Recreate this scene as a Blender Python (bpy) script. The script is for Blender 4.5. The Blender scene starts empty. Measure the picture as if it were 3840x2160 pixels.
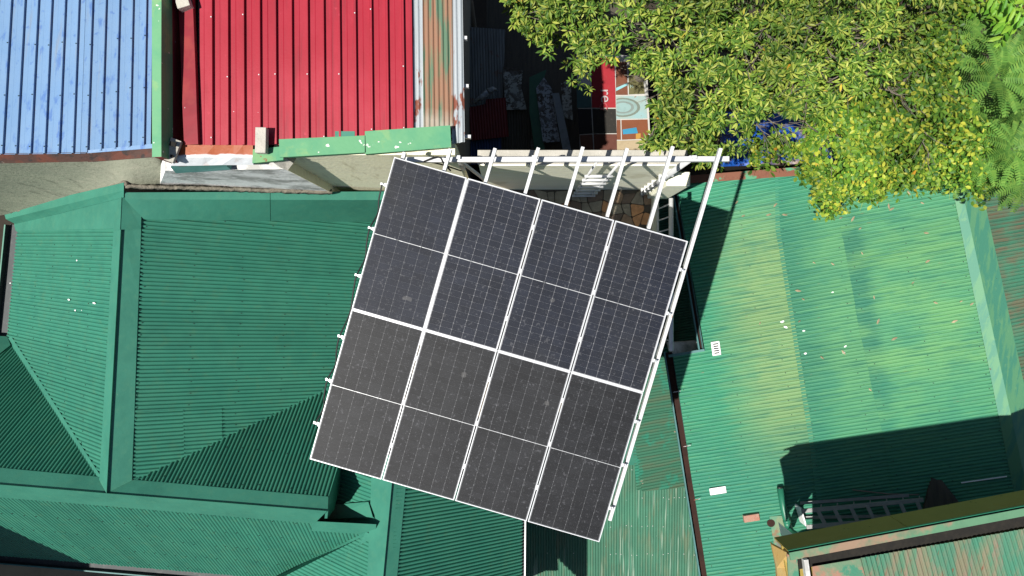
import bpy, math, random
from mathutils import Vector, Matrix
R = math.radians
rnd = random.Random(11)
sc = bpy.context.scene
C = sc.collection
# ------------------------------------------------------------------ camera, sky, sun, exposure
F, H, CX, CY = 2650.0, 23.5, 1920.0, 1080.0          # drone straight above, looking down
cam_d = bpy.data.cameras.new('camera'); cam = bpy.data.objects.new('camera', cam_d); C.objects.link(cam)
cam.location = (0, 0, H); cam_d.sensor_width = 36; cam_d.lens = 36 * F / 3840; cam_d.clip_end = 500
sc.camera = cam
SUN = Vector((-.428, -.195, 1)).normalized()
w = bpy.data.worlds.new('World'); sc.world = w; w.use_nodes = True
nt = w.node_tree; sky = nt.nodes.new('ShaderNodeTexSky'); sky.sky_type = 'NISHITA'; sky.sun_disc = False
sky.sun_elevation = math.asin(SUN.z); sky.sun_rotation = math.atan2(SUN.x, SUN.y)
bg = nt.nodes['Background']; bg.inputs[1].default_value = .05
nt.links.new(sky.outputs[0], bg.inputs[0])
sd = bpy.data.lights.new('sun', 'SUN'); sd.energy = 5; sd.angle = R(.5); sd.color = (1, .955, .88)
so = bpy.data.objects.new('sun', sd); C.objects.link(so); so.location = SUN * 40
so.rotation_euler = (-SUN).to_track_quat('-Z', 'Y').to_euler()
sc.view_settings.view_transform = 'Standard'; sc.view_settings.look = 'None'
sc.view_settings.exposure = .55; sc.view_settings.gamma = 1; sc.view_settings.use_curve_mapping = False
sc.render.engine = 'CYCLES'

# ------------------------------------------------------------------ helpers: points, planes, meshes
def P(x, y, d): return Vector(((x - CX) / F * d, (CY - y) / F * d, H - d))
class Pl:
    def __init__(s, p, n):
        s.p = Vector(p); s.n = Vector(n).normalized()
        if s.n.z < 0: s.n = -s.n
    @staticmethod
    def tri(a, b, c): return Pl(a, (Vector(b) - Vector(a)).cross(Vector(c) - Vector(a)))
    @staticmethod
    def slope(a, b, side, ang):
        t = (b - a).normalized(); h = t.cross(Vector((0, 0, 1))).normalized()
        if h.dot(Vector(side)) < 0: h = -h
        return Pl(a, t.cross(h * math.cos(ang) - Vector((0, 0, math.sin(ang)))))
    def pt(s, x, y, off=0):
        r = Vector(((x - CX) / F, (CY - y) / F, -1)); o = Vector((0, 0, H))
        return o + r * ((s.p - o).dot(s.n) / r.dot(s.n)) + s.n * off
    def z(s, X, Y): return s.p.z - (s.n.x * (X - s.p.x) + s.n.y * (Y - s.p.y)) / s.n.z
    def down(s):
        v = Vector((0, 0, -1)); v = v - s.n * v.dot(s.n); return v.normalized()
WL = {}
def thing(name, label, cat, loc=(0, 0, 0), group=None, kind=None):
    o = bpy.data.objects.new(name, None); C.objects.link(o); o.location = loc; o.empty_display_size = .2
    tag(o, label, cat, group, kind); WL[o.name] = Vector(loc); return o
def tag(o, label=None, cat=None, group=None, kind=None):
    if label: o['label'] = label
    if cat: o['category'] = cat
    if group: o['group'] = group
    if kind: o['kind'] = kind
    return o
class MB:
    def __init__(s): s.v = []; s.f = []
    def add(s, vs, fs):
        k = len(s.v); s.v += [Vector(v) for v in vs]; s.f += [tuple(i + k for i in f) for f in fs]; return s
    def poly(s, vs): return s.add(vs, [tuple(range(len(vs)))])
    def prism(s, top, vec):
        n = len(top); top = [Vector(t) for t in top]; vec = Vector(vec)
        nn = Vector((0, 0, 0))
        for i in range(n): nn += top[i].cross(top[(i + 1) % n])
        if nn.dot(vec) > 0: top.reverse()
        fs = [tuple(range(n)), tuple(range(2 * n - 1, n - 1, -1))]
        fs += [(i, i + n, (i + 1) % n + n, (i + 1) % n) for i in range(n)]
        return s.add(top + [t + vec for t in top], fs)
    def box(s, c, sx, sy, sz, rz=0):
        m = Matrix.Rotation(rz, 3, 'Z'); c = Vector(c)
        return s.prism([c + m @ Vector((a * sx / 2, b * sy / 2, sz / 2)) for a, b in ((-1, -1), (1, -1), (1, 1), (-1, 1))], (0, 0, -sz))
    def beam(s, p, q, wd, ht, up=(0, 0, 1)):
        p = Vector(p); q = Vector(q); t = (q - p).normalized(); sd_ = t.cross(Vector(up)).normalized(); u = sd_.cross(t)
        cs = [(-1, -1), (1, -1), (1, 1), (-1, 1)]
        a = [p + sd_ * i * wd / 2 + u * j * ht / 2 for i, j in cs]; b = [q + sd_ * i * wd / 2 + u * j * ht / 2 for i, j in cs]
        return s.add(a + b, [(3, 2, 1, 0), (4, 5, 6, 7)] + [(i, (i + 1) % 4, (i + 1) % 4 + 4, i + 4) for i in range(4)])
    def tube(s, pts, r, n=8, r1=None, cap=True):
        pts = [Vector(p) for p in pts]; k0 = len(s.v); m = len(pts); r1 = r if r1 is None else r1
        t0 = (pts[1] - pts[0]).normalized(); a = t0.orthogonal().normalized()
        for i, p in enumerate(pts):
            t = (pts[min(i + 1, m - 1)] - pts[max(i - 1, 0)]).normalized()
            a = (a - t * a.dot(t)).normalized(); b = t.cross(a); rr = r + (r1 - r) * i / (m - 1)
            s.v += [p + (a * math.cos(2 * math.pi * j / n) + b * math.sin(2 * math.pi * j / n)) * rr for j in range(n)]
        for i in range(m - 1):
            for j in range(n):
                s.f.append((k0 + i * n + j, k0 + i * n + (j + 1) % n, k0 + (i + 1) * n + (j + 1) % n, k0 + (i + 1) * n + j))
        if cap: s.f += [tuple(k0 + j for j in reversed(range(n))), tuple(k0 + (m - 1) * n + j for j in range(n))]
        return s
    def mesh(s, name, mat, c=Vector((0, 0, 0)), smooth=False):
        me = bpy.data.meshes.new(name); me.from_pydata([v - c for v in s.v], [], s.f); me.materials.append(mat)
        if smooth: me.polygons.foreach_set('use_smooth', [True] * len(me.polygons))
        me.update(); return me
    def build(s, name, mat, parent=None, smooth=False, bev=0, base=False):
        xs = [v.x for v in s.v]; ys = [v.y for v in s.v]; zs = [v.z for v in s.v]
        c = Vector(((min(xs) + max(xs)) / 2, (min(ys) + max(ys)) / 2, min(zs) if base else (min(zs) + max(zs)) / 2))
        o = bpy.data.objects.new(name, s.mesh(name, mat, c, smooth)); C.objects.link(o); o.location = c; WL[o.name] = c
        if parent:
            o.parent = parent; o.matrix_parent_inverse = Matrix.Translation(-WL[parent.name])
        if bev:
            m = o.modifiers.new('bevel', 'BEVEL'); m.width = bev; m.segments = 2
        return o

# ------------------------------------------------------------------ materials (all procedural)
def NZ(s=3, lo=.45, hi=.6, c=(1, 1, 1), f=1, st=(1, 1, 1), rot=0, det=4, off=0, ro=.6): return dict(t='n', s=s, lo=lo, hi=hi, c=c, f=f, st=st, rot=rot, det=det, off=off, ro=ro)
def BAND(dx, dy, a, b, c, f=1, wob=.3, ws=2, st=(1, 1, 1), rot=0): return dict(t='b', d=(dx, dy, 0), lo=a, hi=b, c=c, f=f, wob=wob, ws=ws, st=st, rot=rot)
def SB(dx, dy, a, b, c, f=1, wob=.6): return BAND(dx, dy, a, b, c, f, wob, 2.4, (.45, 6, 1), R(10))
def mat(name, col, rough=.6, layers=(), bump=0, bs=40, metal=0, spec=.35, var=0, bst=(1, 1, 1), coat=0, k=.68):
    col = tuple(min(x * k, .85) for x in col); layers = [dict(L, c=tuple(min(x * k, .85) for x in L['c'])) for L in layers]
    m = bpy.data.materials.new(name); m.use_nodes = True; n = m.node_tree.nodes; l = m.node_tree.links
    b = n['Principled BSDF']; b.inputs['Roughness'].default_value = rough; b.inputs['Metallic'].default_value = metal
    b.inputs['Specular IOR Level'].default_value = spec; b.inputs['Coat Weight'].default_value = coat
    g = n.new('ShaderNodeNewGeometry'); cur = None
    rgb = n.new('ShaderNodeRGB'); rgb.outputs[0].default_value = (*col, 1); cur = rgb.outputs[0]
    def mp(st, rot, off):
        q = n.new('ShaderNodeMapping'); l.new(g.outputs['Position'], q.inputs[0]); r0 = n.new('ShaderNodeMapping')
        q.inputs['Rotation'].default_value = (0, 0, -rot); l.new(q.outputs[0], r0.inputs[0])
        r0.inputs['Scale'].default_value = st; r0.inputs['Location'].default_value = (off, off * 1.7, off * .3); return r0.outputs[0]
    for L in layers:
        if L['t'] == 'n':
            t = n.new('ShaderNodeTexNoise'); t.inputs['Scale'].default_value = L['s']; t.inputs['Detail'].default_value = L['det']
            t.inputs['Roughness'].default_value = L['ro']; l.new(mp(L['st'], L['rot'], L['off']), t.inputs['Vector']); v = t.outputs[0]
        else:
            dt = n.new('ShaderNodeVectorMath'); dt.operation = 'DOT_PRODUCT'; l.new(g.outputs['Position'], dt.inputs[0]); dt.inputs[1].default_value = L['d']
            t = n.new('ShaderNodeTexNoise'); t.inputs['Scale'].default_value = L['ws']; t.inputs['Detail'].default_value = 5; l.new(mp(L['st'], L['rot'], 0), t.inputs['Vector'])
            ma = n.new('ShaderNodeMath'); ma.operation = 'MULTIPLY_ADD'; l.new(t.outputs[0], ma.inputs[0]); ma.inputs[1].default_value = L['wob'] * 2
            l.new(dt.outputs['Value'], ma.inputs[2]); sb = n.new('ShaderNodeMath'); sb.operation = 'SUBTRACT'; l.new(ma.outputs[0], sb.inputs[0]); sb.inputs[1].default_value = L['wob']; v = sb.outputs[0]
        r = n.new('ShaderNodeMapRange'); l.new(v, r.inputs[0]); r.inputs[1].default_value = L['lo']; r.inputs[2].default_value = L['hi']
        r.inputs[3].default_value = 0; r.inputs[4].default_value = L['f']
        x = n.new('ShaderNodeMix'); x.data_type = 'RGBA'; l.new(r.outputs[0], x.inputs[0]); l.new(cur, x.inputs[6]); x.inputs[7].default_value = (*L['c'], 1); cur = x.outputs[2]
    if var:
        oi = n.new('ShaderNodeObjectInfo'); r = n.new('ShaderNodeMapRange'); l.new(oi.outputs['Random'], r.inputs[0]); r.inputs[3].default_value = 1 - var; r.inputs[4].default_value = 1 + var
        x = n.new('ShaderNodeVectorMath'); x.operation = 'SCALE'; l.new(cur, x.inputs[0]); l.new(r.outputs[0], x.inputs['Scale']); cur = x.outputs[0]
    l.new(cur, b.inputs['Base Color'])
    if bump:
        t = n.new('ShaderNodeTexNoise'); t.inputs['Scale'].default_value = bs; t.inputs['Detail'].default_value = 5; l.new(mp(bst, 0, 0), t.inputs['Vector'])
        bp = n.new('ShaderNodeBump'); bp.inputs['Strength'].default_value = bump; bp.inputs['Distance'].default_value = .02; l.new(t.outputs[0], bp.inputs['Height']); l.new(bp.outputs[0], b.inputs['Normal'])
    return m
def speck(c, s=22, lo=.72, hi=.76, f=1, off=0): return NZ(s, lo, hi, c, f, det=2, off=off)
G = (.044, .255, .175)
green = mat('green_roof_paint', G, .55, [NZ(1.2, .35, .75, (.065, .285, .19), .8), NZ(3, .45, .7, (.035, .2, .145), .55, (1, 1, .3), 0, 6, 6), NZ(5, .55, .8, (.12, .26, .14), .45, off=3), speck((.02, .06, .05), 16, .74, .77, .8, 5)], .08, 60, var=.07)
greenfl = mat('green_flashing_paint', (.058, .27, .19), .5, [NZ(1.5, .4, .7, (.042, .21, .15), .8), NZ(7, .5, .8, (.08, .28, .185), .7), speck((.5, .55, .5), 30, .77, .79, .7, 2)], .25, 6, var=.05)
GR = (.085, .345, .2)
TEAL = (.035, .2, .14); YEL = (.24, .41, .18)
a9 = R(10)
def rgmat(nm, base, lay): return mat(nm, base, .6, lay + [NZ(2.8, .52, .62, TEAL, .55, (.4, 7, 1), a9, 6, 1), NZ(5, .52, .68, (.17, .45, .2), .4, (.4, 6, 1), a9, 5, 7), NZ(.9, .54, .66, (.05, .27, .18), .4, (1, 1, 1), 0, 6, 4), NZ(9, .69, .72, (.3, .2, .12), .6, (.4, 4, 1), a9, 4, 9), speck((.04, .09, .06), 14, .75, .77, .8, 3)], .1, 30, var=.04)
# faded yellowish paint, stronger away from the eave
rg1 = rgmat('faded_green_roof_eave_row', (.06, .33, .19), [SB(.98, .17, 4.1, 5.1, YEL, .95), SB(.17, -.98, 3.7, 5.1, (.05, .29, .19), .95), SB(-.17, .98, .0, 1.2, (.06, .35, .215), .95)])
rg2 = rgmat('faded_green_roof_mid_row', (.13, .38, .185), [SB(-.98, -.17, -6.75, -6.1, (.045, .24, .155), .8, .5), SB(-.17, .98, .0, 1.2, (.06, .35, .215), .9), SB(.17, -.98, 3.0, 5.0, (.06, .32, .19), .8)])
rg3 = rgmat('faded_green_roof_ridge_row', (.115, .37, .19), [SB(-.98, -.17, -7.7, -7.45, (.04, .21, .145), .75, .25), NZ(.7, .45, .6, (.19, .45, .18), .7, (.7, 2, 1), R(10), 5, 2), SB(-.17, .98, .0, 1.2, (.06, .35, .215), .9), SB(.17, -.98, 3.0, 5.0, (.06, .33, .19), .8)])
rg4 = mat('brownish_green_roof', (.07, .21, .13), .65, [NZ(2, .42, .58, (.2, .16, .1), .85, (.4, 5, 1), a9, 5), NZ(1, .5, .65, (.06, .3, .18), .6, off=4), NZ(5, .6, .7, (.3, .19, .12), .5, (.3, 6, 1), a9, 4, 2)], .1, 40, var=.06)
rgfl = mat('pale_green_ridge_paint', (.12, .34, .18), .6, [NZ(1.6, .5, .58, (.06, .27, .19), .8, (4, .7, 1), R(-12), 4), speck((.08, .05, .03), 12, .73, .76, .9), NZ(5, .6, .7, (.16, .38, .19), .6)], .15, 20)
lowg = mat('dull_low_green_roof', (.05, .175, .11), .6, [NZ(2.2, .5, .66, (.16, .2, .12), .7, (5, .4, 1), 0, 5), NZ(1, .45, .65, (.06, .24, .15), .6), NZ(1.3, .6, .66, (.3, .42, .33), .7, (7, .25, 1), 0, 3, 5), speck((.7, .75, .7), 18, .76, .775, 1, 1)], .1, 40, var=.06)
lowg2 = mat('dull_low_green_side_roof', (.06, .215, .135), .6, [NZ(1.5, .48, .64, (.13, .18, .11), .7, (.5, 4, 1), a9, 5), NZ(1.7, .55, .62, (.04, .3, .2), .8, off=6), NZ(2.5, .68, .71, (.6, .45, .35), 1, off=1.5)], .1, 40, var=.06)
rusty = mat('rusted_green_roof', (.12, .3, .18), .75, [NZ(1.5, .42, .58, (.3, .27, .17), .9, (5, .5, 1), R(-11), 6), NZ(2.2, .53, .66, (.38, .25, .19), .8, (5, .35, 1), R(-11), 6, 3), NZ(1, .5, .6, (.06, .3, .19), .8, (2, .6, 1), R(-11), 5, 8), NZ(3, .62, .68, (.3, .08, .04), .7, (6, .6, 1), R(-11), 4, 5)], .2, 50, var=.05, k=.55)
rustflat = mat('rusted_green_flat_sheet', (.2, .33, .2), .75, [NZ(1.4, .45, .52, (.5, .26, .18), .95, det=6), NZ(2.6, .55, .6, (.06, .3, .19), .9, off=3), NZ(8, .55, .7, (.4, .36, .25), .6)], .25, 40, k=.58)
redp = mat('red_roof_paint', (.41, .012, .034), .45, [NZ(.9, .4, .7, (.5, .035, .065), .75), NZ(2.2, .5, .7, (.33, .01, .025), .5, (3, .5, 1), 0, 5, 3), NZ(3, .56, .72, (.2, .02, .03), .45, (4, .25, 1), 0, 5, 9), NZ(10, .5, .85, (.36, .007, .022), .5, (3, .4, 1)), NZ(7, .68, .74, (.62, .06, .1), .5, off=4), speck((.8, .75, .8), 11, .785, .795, 1, 2)], .04, 30, spec=.4, var=.03)
maroon = mat('maroon_flashing_paint', (.3, .02, .035), .5, [NZ(2, .45, .7, (.22, .018, .03), .8), NZ(1.1, .55, .65, (.4, .06, .05), .6), speck((.8, .7, .7), 9, .76, .77, 1)], .1, 8)
bluep = mat('faded_blue_roof_paint', (.2, .36, .6), .5, [NZ(1.1, .4, .7, (.25, .41, .63), .7), NZ(3.2, .56, .66, (.085, .2, .53), .75, (2, .8, 1), 0, 6, 2), NZ(6, .62, .7, (.085, .19, .5), .6, off=8), NZ(5.5, .735, .76, (.35, .25, .18), .9, det=3, off=5), NZ(40, .5, .8, (.13, .26, .55), .4), NZ(2, .58, .72, (.3, .33, .36), .45, (5, .3, 1), 0, 5, 4)], .05, 40, var=.04)
edgerust = mat('rust_black_edge_metal', (.09, .045, .035), .7, [NZ(3, .45, .6, (.16, .05, .03), .8), NZ(2.2, .6, .66, (.6, .56, .5), .9, off=3), NZ(7, .55, .65, (.03, .03, .03), .8)], .3, 20)
paleg = mat('pale_green_coping_paint', (.15, .42, .21), .55, [NZ(1.6, .45, .65, (.09, .36, .2), .8), NZ(2.1, .56, .62, (.24, .46, .2), .7, off=4), NZ(2.4, .68, .7, (.3, .11, .06), .9, off=8.3), speck((.9, .92, .85), 7, .7, .71, 1, 1)], .2, 10)
galv = mat('galvanised_sheet', (.55, .6, .63), .42, [NZ(2, .5, .7, (.42, .48, .53), .7, (5, .3, 1)), NZ(2.6, .56, .6, (.3, .08, .04), .95, (1.6, .6, 1), off=2)], .1, 30, metal=.25)
pinkg = mat('peeling_green_pink_sheet', (.12, .22, .14), .7, [NZ(2.4, .43, .53, (.36, .19, .12), .95, (5, .35, 1), 0, 6), NZ(3, .58, .66, (.2, .25, .14), .7, (4, .4, 1), 0, 4, 4), BAND(0, -1, -2.85, -2.6, (.5, .48, .4), .65, .2, 4)], .15, 40)
rustw = mat('rust_and_white_flashing', (.8, .84, .88), .55, [BAND(0, 1, 2.08, 2.1, (.4, .09, .025), 1, .05, 3.2), NZ(4, .55, .7, (.5, .2, .06), .3, off=4), NZ(2, .66, .7, (.35, .08, .03), .9, off=7)], .4, 9)
conc = mat('weathered_concrete', (.42, .4, .35), .85, [NZ(3, .4, .7, (.3, .29, .25), .8), NZ(12, .5, .75, (.5, .48, .43), .6), NZ(30, .6, .75, (.2, .19, .17), .5)], .5, 30, k=1)
render_g = mat('greenish_grey_wall_render', (.34, .36, .27), .85, [NZ(1.3, .4, .7, (.28, .3, .23), .8, (.5, 1, 1.5)), NZ(5, .5, .7, (.4, .4, .31), .6, (.6, 2, 2)), NZ(3, .56, .68, (.15, .16, .12), .75, (2.5, .5, 1), R(60), 5, 3), NZ(14, .55, .7, (.22, .23, .17), .6)], .6, 18, k=.62)
render_w = mat('whitewashed_stained_wall', (.55, .55, .54), .85, [NZ(1.6, .46, .6, (.2, .2, .19), .9, (1, .8, 1), R(30), 6, 2.4), NZ(6, .5, .75, (.62, .61, .58), .6)], .4, 18, k=1.55)
render_y = mat('cream_wall_render', (.6, .56, .4), .85, [NZ(2, .45, .7, (.52, .49, .36), .8, (1, 1, 3)), NZ(8, .5, .75, (.66, .63, .5), .6, (.5, 1, 4)), NZ(2, .55, .68, (.36, .32, .21), .7, (3, 1, .6), 0, 5, 5)], .35, 14, k=1.45)
render_t = mat('pale_terrace_wall_render', (.55, .53, .42), .85, [NZ(1.5, .45, .7, (.48, .47, .38), .8, (.6, 1, 3)), NZ(6, .55, .7, (.66, .64, .55), .6, (.4, 1, 4)), NZ(1.2, .6, .72, (.36, .34, .24), .6, off=2)], .5, 8, bst=(.5, 1, 4), k=1.6)
mortar = mat('rough_mortar', (.25, .225, .175), .9, [NZ(6, .4, .7, (.17, .155, .12), .8), NZ(20, .5, .7, (.32, .29, .23), .6)], .9, 22)
wallgen = mat('plain_house_wall', (.45, .42, .34), .9, [NZ(1, .4, .7, (.35, .33, .27), .8)], .3, 12)
soil = mat('dark_soil', (.035, .028, .02), .95, [NZ(.8, .4, .65, (.055, .042, .03), .8), NZ(6, .5, .7, (.03, .025, .016), .7)], .6, 12)
whitep = mat('white_steel_paint', (.55, .56, .57), .45, [NZ(6, .5, .7, (.44, .45, .46), .7), NZ(3, .6, .7, (.48, .44, .38), .5, off=4), NZ(14, .7, .74, (.3, .16, .08), .7, off=7)], .05, 40, spec=.5, k=1)
alu = mat('white_aluminium', (.58, .6, .62), .35, [NZ(10, .5, .8, (.42, .44, .46), .6)], 0, 1, metal=.1, spec=.5, k=1)
rail_m = mat('aluminium_rail', (.68, .71, .74), .35, [NZ(14, .5, .8, (.55, .58, .6), .4)], 0, 1, metal=.5, spec=.5)
back_m = mat('grey_backsheet', (.2, .21, .23), .5)
cell_ms = [mat('solar_cell_%s' % k, c, .5, [NZ(2.5, .35, .65, tuple(x * 1.35 for x in c), .8), NZ(.8, .45, .7, (.034, .036, .04), .6, off=o_), NZ(20, .62, .7, (.13, .135, .15), .5, det=2, off=o_), NZ(60, .63, .7, (.1, .1, .11), .35, det=1, off=3), NZ(3.2, .735, .75, (.2, .2, .2), .35, det=2, off=o_ * 2)], 0, 1, spec=.08, var=.12) for k, c, o_ in (('blue_black', (.017, .021, .033), 1), ('grey_black', (.02, .0215, .025), 4), ('pale_glare', (.024, .0255, .029), 7))]  # palest variant has the lower row's soft glare painted into its colour
blackr = mat('black_rubber', (.012, .012, .013), .5)
gutter_m = mat('dark_grey_gutter', (.05, .062, .067), .6, [NZ(3, .45, .65, (.04, .05, .055), .8), NZ(9, .55, .7, (.12, .13, .13), .6)], .2, 20)
gutt_in = mat('black_gutter_dirt', (.016, .015, .013), .95, [NZ(8, .4, .7, (.03, .026, .02), .8)], .6, 30)
rust_in = mat('rusty_gutter_bed', (.045, .017, .011), .9, [NZ(3, .4, .7, (.02, .01, .008), .8)], .5, 30)
tealedge = mat('teal_gutter_edge', (.1, .26, .26), .55, [NZ(3, .4, .7, (.06, .17, .16), .8)], .1, 20)
pvc = mat('white_pvc', (.78, .79, .78), .4, [NZ(5, .6, .75, (.6, .6, .57), .5)], k=1)
ochre = mat('ochre_fascia_paint', (.42, .31, .07), .7, [NZ(2, .4, .7, (.36, .27, .06), .7), NZ(9, .7, .73, (.04, .05, .015), .9, (1, 1.6, 1), R(-10), 2), NZ(3, .55, .65, (.44, .35, .1), .5)], .25, 25)
yellw = mat('peeling_yellow_fascia', (.72, .47, .16), .7, [NZ(2.2, .45, .65, (.66, .5, .22), .8), NZ(4, .64, .68, (.5, .2, .06), .9), NZ(1.2, .6, .66, (.6, .6, .54), .6, off=3)], .3, 20)
brickr = mat('pinkish_brick', (.52, .24, .17), .85, [NZ(5, .4, .65, (.45, .33, .26), .8), NZ(25, .5, .7, (.36, .14, .1), .5)], .5, 40)
drainp = mat('green_drainpipe_paint', (.03, .22, .13), .4, [NZ(3, .4, .7, (.025, .18, .11), .7), speck((.6, .6, .5), 18, .76, .78, .8)])
lad_m = mat('dusty_aluminium_ladder', (.5, .51, .5), .45, [NZ(5, .45, .7, (.36, .37, .36), .8)], .1, 40, metal=.3)
wood = mat('grey_weathered_wood', (.3, .26, .21), .85, [NZ(3, .4, .7, (.2, .17, .13), .8, (1, 8, 1))], .3, 20)
grout = mat('terrace_mortar', (.2, .17, .13), .9, [NZ(6, .4, .7, (.13, .115, .09), .8)], .5, 30)
stones = [mat('terrace_stone_%s' % k, c, .6, [NZ(4, .4, .7, tuple(x * .6 for x in c), .8), NZ(14, .5, .7, tuple(min(1, x * 1.4) for x in c), .5)], .3, 14, spec=.5, k=1.35) for k, c in (('brown', (.26, .17, .1)), ('grey', (.24, .21, .15)), ('orange', (.5, .24, .1)), ('dark', (.14, .1, .07)), ('pale', (.55, .43, .3)))]
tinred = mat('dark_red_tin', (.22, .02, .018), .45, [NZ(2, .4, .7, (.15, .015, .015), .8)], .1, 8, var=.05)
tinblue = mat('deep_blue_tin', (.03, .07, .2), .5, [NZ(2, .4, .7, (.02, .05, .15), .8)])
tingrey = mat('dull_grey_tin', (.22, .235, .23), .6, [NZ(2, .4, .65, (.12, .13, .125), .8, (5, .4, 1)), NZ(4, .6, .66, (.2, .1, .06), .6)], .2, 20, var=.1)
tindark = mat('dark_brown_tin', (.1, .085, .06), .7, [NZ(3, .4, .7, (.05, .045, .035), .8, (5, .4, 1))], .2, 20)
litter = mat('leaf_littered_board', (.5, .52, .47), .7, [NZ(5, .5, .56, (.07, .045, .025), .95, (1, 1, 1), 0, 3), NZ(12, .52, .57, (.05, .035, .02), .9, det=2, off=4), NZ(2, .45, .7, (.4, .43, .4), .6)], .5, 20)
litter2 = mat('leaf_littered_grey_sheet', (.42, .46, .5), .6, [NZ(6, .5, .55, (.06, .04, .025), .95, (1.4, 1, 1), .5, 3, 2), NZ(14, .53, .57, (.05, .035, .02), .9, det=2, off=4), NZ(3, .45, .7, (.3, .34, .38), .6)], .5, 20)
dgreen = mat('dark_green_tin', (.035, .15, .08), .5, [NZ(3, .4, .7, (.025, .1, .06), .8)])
tarpb = mat('blue_tarpaulin', (.02, .13, .6), .45, [NZ(1.6, .54, .6, (.4, .28, .16), .9, (1, 1, 1), 0, 6, 2.2), NZ(8, .56, .62, (.2, .12, .06), .7, off=3), NZ(3, .45, .7, (.015, .09, .45), .7)], .8, 5)
plast = mat('clear_plastic_wrap', (.5, .53, .55), .25, [NZ(8, .45, .6, (.2, .22, .24), .8)], .6, 10, spec=.6)
def flat(name, c, rough=.5): return mat(name, c, rough, [NZ(6, .45, .75, tuple(x * .75 for x in c), .6), NZ(20, .62, .7, (.2, .15, .1), .35)], .06, 8, spec=.2)

def leafmat(name, cols, yel=.04, rough=.5):
    m = bpy.data.materials.new(name); m.use_nodes = True; n = m.node_tree.nodes; l = m.node_tree.links
    b = n['Principled BSDF']; b.inputs['Roughness'].default_value = rough; b.inputs['Specular IOR Level'].default_value = .3
    g = n.new('ShaderNodeNewGeometry'); r = n.new('ShaderNodeValToRGB'); e = r.color_ramp.elements
    k = len(cols)
    e[0].position = 0; e[0].color = (*cols[0], 1); e[1].position = 1; e[1].color = (.62, .3, .03, 1)
    for i, c in enumerate(cols[1:]):
        q = e.new((i + 1) / (k - 1) * (1 - yel)); q.color = (*c, 1)
    q = e.new(1 - yel * .4); q.color = (.5, .42, .05, 1)
    l.new(g.outputs['Random Per Island'], r.inputs[0])
    t = n.new('ShaderNodeTexNoise'); t.inputs['Scale'].default_value = .8; l.new(g.outputs['Position'], t.inputs['Vector'])
    mr = n.new('ShaderNodeMapRange'); l.new(t.outputs[0], mr.inputs[0]); mr.inputs[1].default_value = .35; mr.inputs[2].default_value = .65; mr.inputs[3].default_value = .62; mr.inputs[4].default_value = 1.1
    x = n.new('ShaderNodeVectorMath'); x.operation = 'SCALE'; l.new(r.outputs[0], x.inputs[0]); l.new(mr.outputs[0], x.inputs['Scale'])
    l.new(x.outputs[0], b.inputs['Base Color'])
    tr = n.new('ShaderNodeBsdfTranslucent'); l.new(x.outputs[0], tr.inputs[0]); mx = n.new('ShaderNodeMixShader'); mx.inputs[0].default_value = .25
    l.new(b.outputs[0], mx.inputs[1]); l.new(tr.outputs[0], mx.inputs[2]); l.new(mx.outputs[0], n['Material Output'].inputs[0])
    return m
leafA = leafmat('broad_leaves', [(.025, .075, .012), (.075, .165, .02), (.14, .25, .03), (.24, .33, .045), (.42, .46, .09)], .008)
leafB = leafmat('yellowish_round_leaves', [(.035, .11, .016), (.085, .2, .022), (.14, .28, .03), (.24, .36, .035), (.5, .5, .06)], .01)
leafC = leafmat('feathery_leaves', [(.075, .19, .035), (.105, .24, .04), (.14, .28, .05), (.17, .3, .05)], .004, .55)
leafD = leafmat('large_drooping_leaves', [(.08, .24, .02), (.14, .34, .03), (.2, .4, .04), (.24, .4, .04)], .03)
dryleaf = leafmat('dry_fallen_leaves', [(.1, .05, .03), (.3, .2, .1), (.5, .42, .28), (.16, .07, .04)], .02, .7)
bark = mat('grey_bark', (.23, .2, .16), .9, [NZ(6, .4, .7, (.14, .12, .09), .8)], .5, 30)

glass_m = bpy.data.materials.new('textured_solar_glass'); glass_m.use_nodes = True
gn = glass_m.node_tree.nodes; gl = glass_m.node_tree.links; gn.remove(gn['Principled BSDF'])
fr = gn.new('ShaderNodeFresnel'); fr.inputs[0].default_value = 1.065; tp = gn.new('ShaderNodeBsdfTransparent'); gs = gn.new('ShaderNodeBsdfGlossy'); gs.inputs['Roughness'].default_value = .42
mx = gn.new('ShaderNodeMixShader'); gl.new(fr.outputs[0], mx.inputs[0]); gl.new(tp.outputs[0], mx.inputs[1]); gl.new(gs.outputs[0], mx.inputs[2]); gl.new(mx.outputs[0], gn['Material Output'].inputs[0])

screw_d = mat('dark_roof_screws', (.03, .06, .05), .5); screw_w = mat('pale_roof_screws', (.8, .78, .78), .5)
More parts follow.
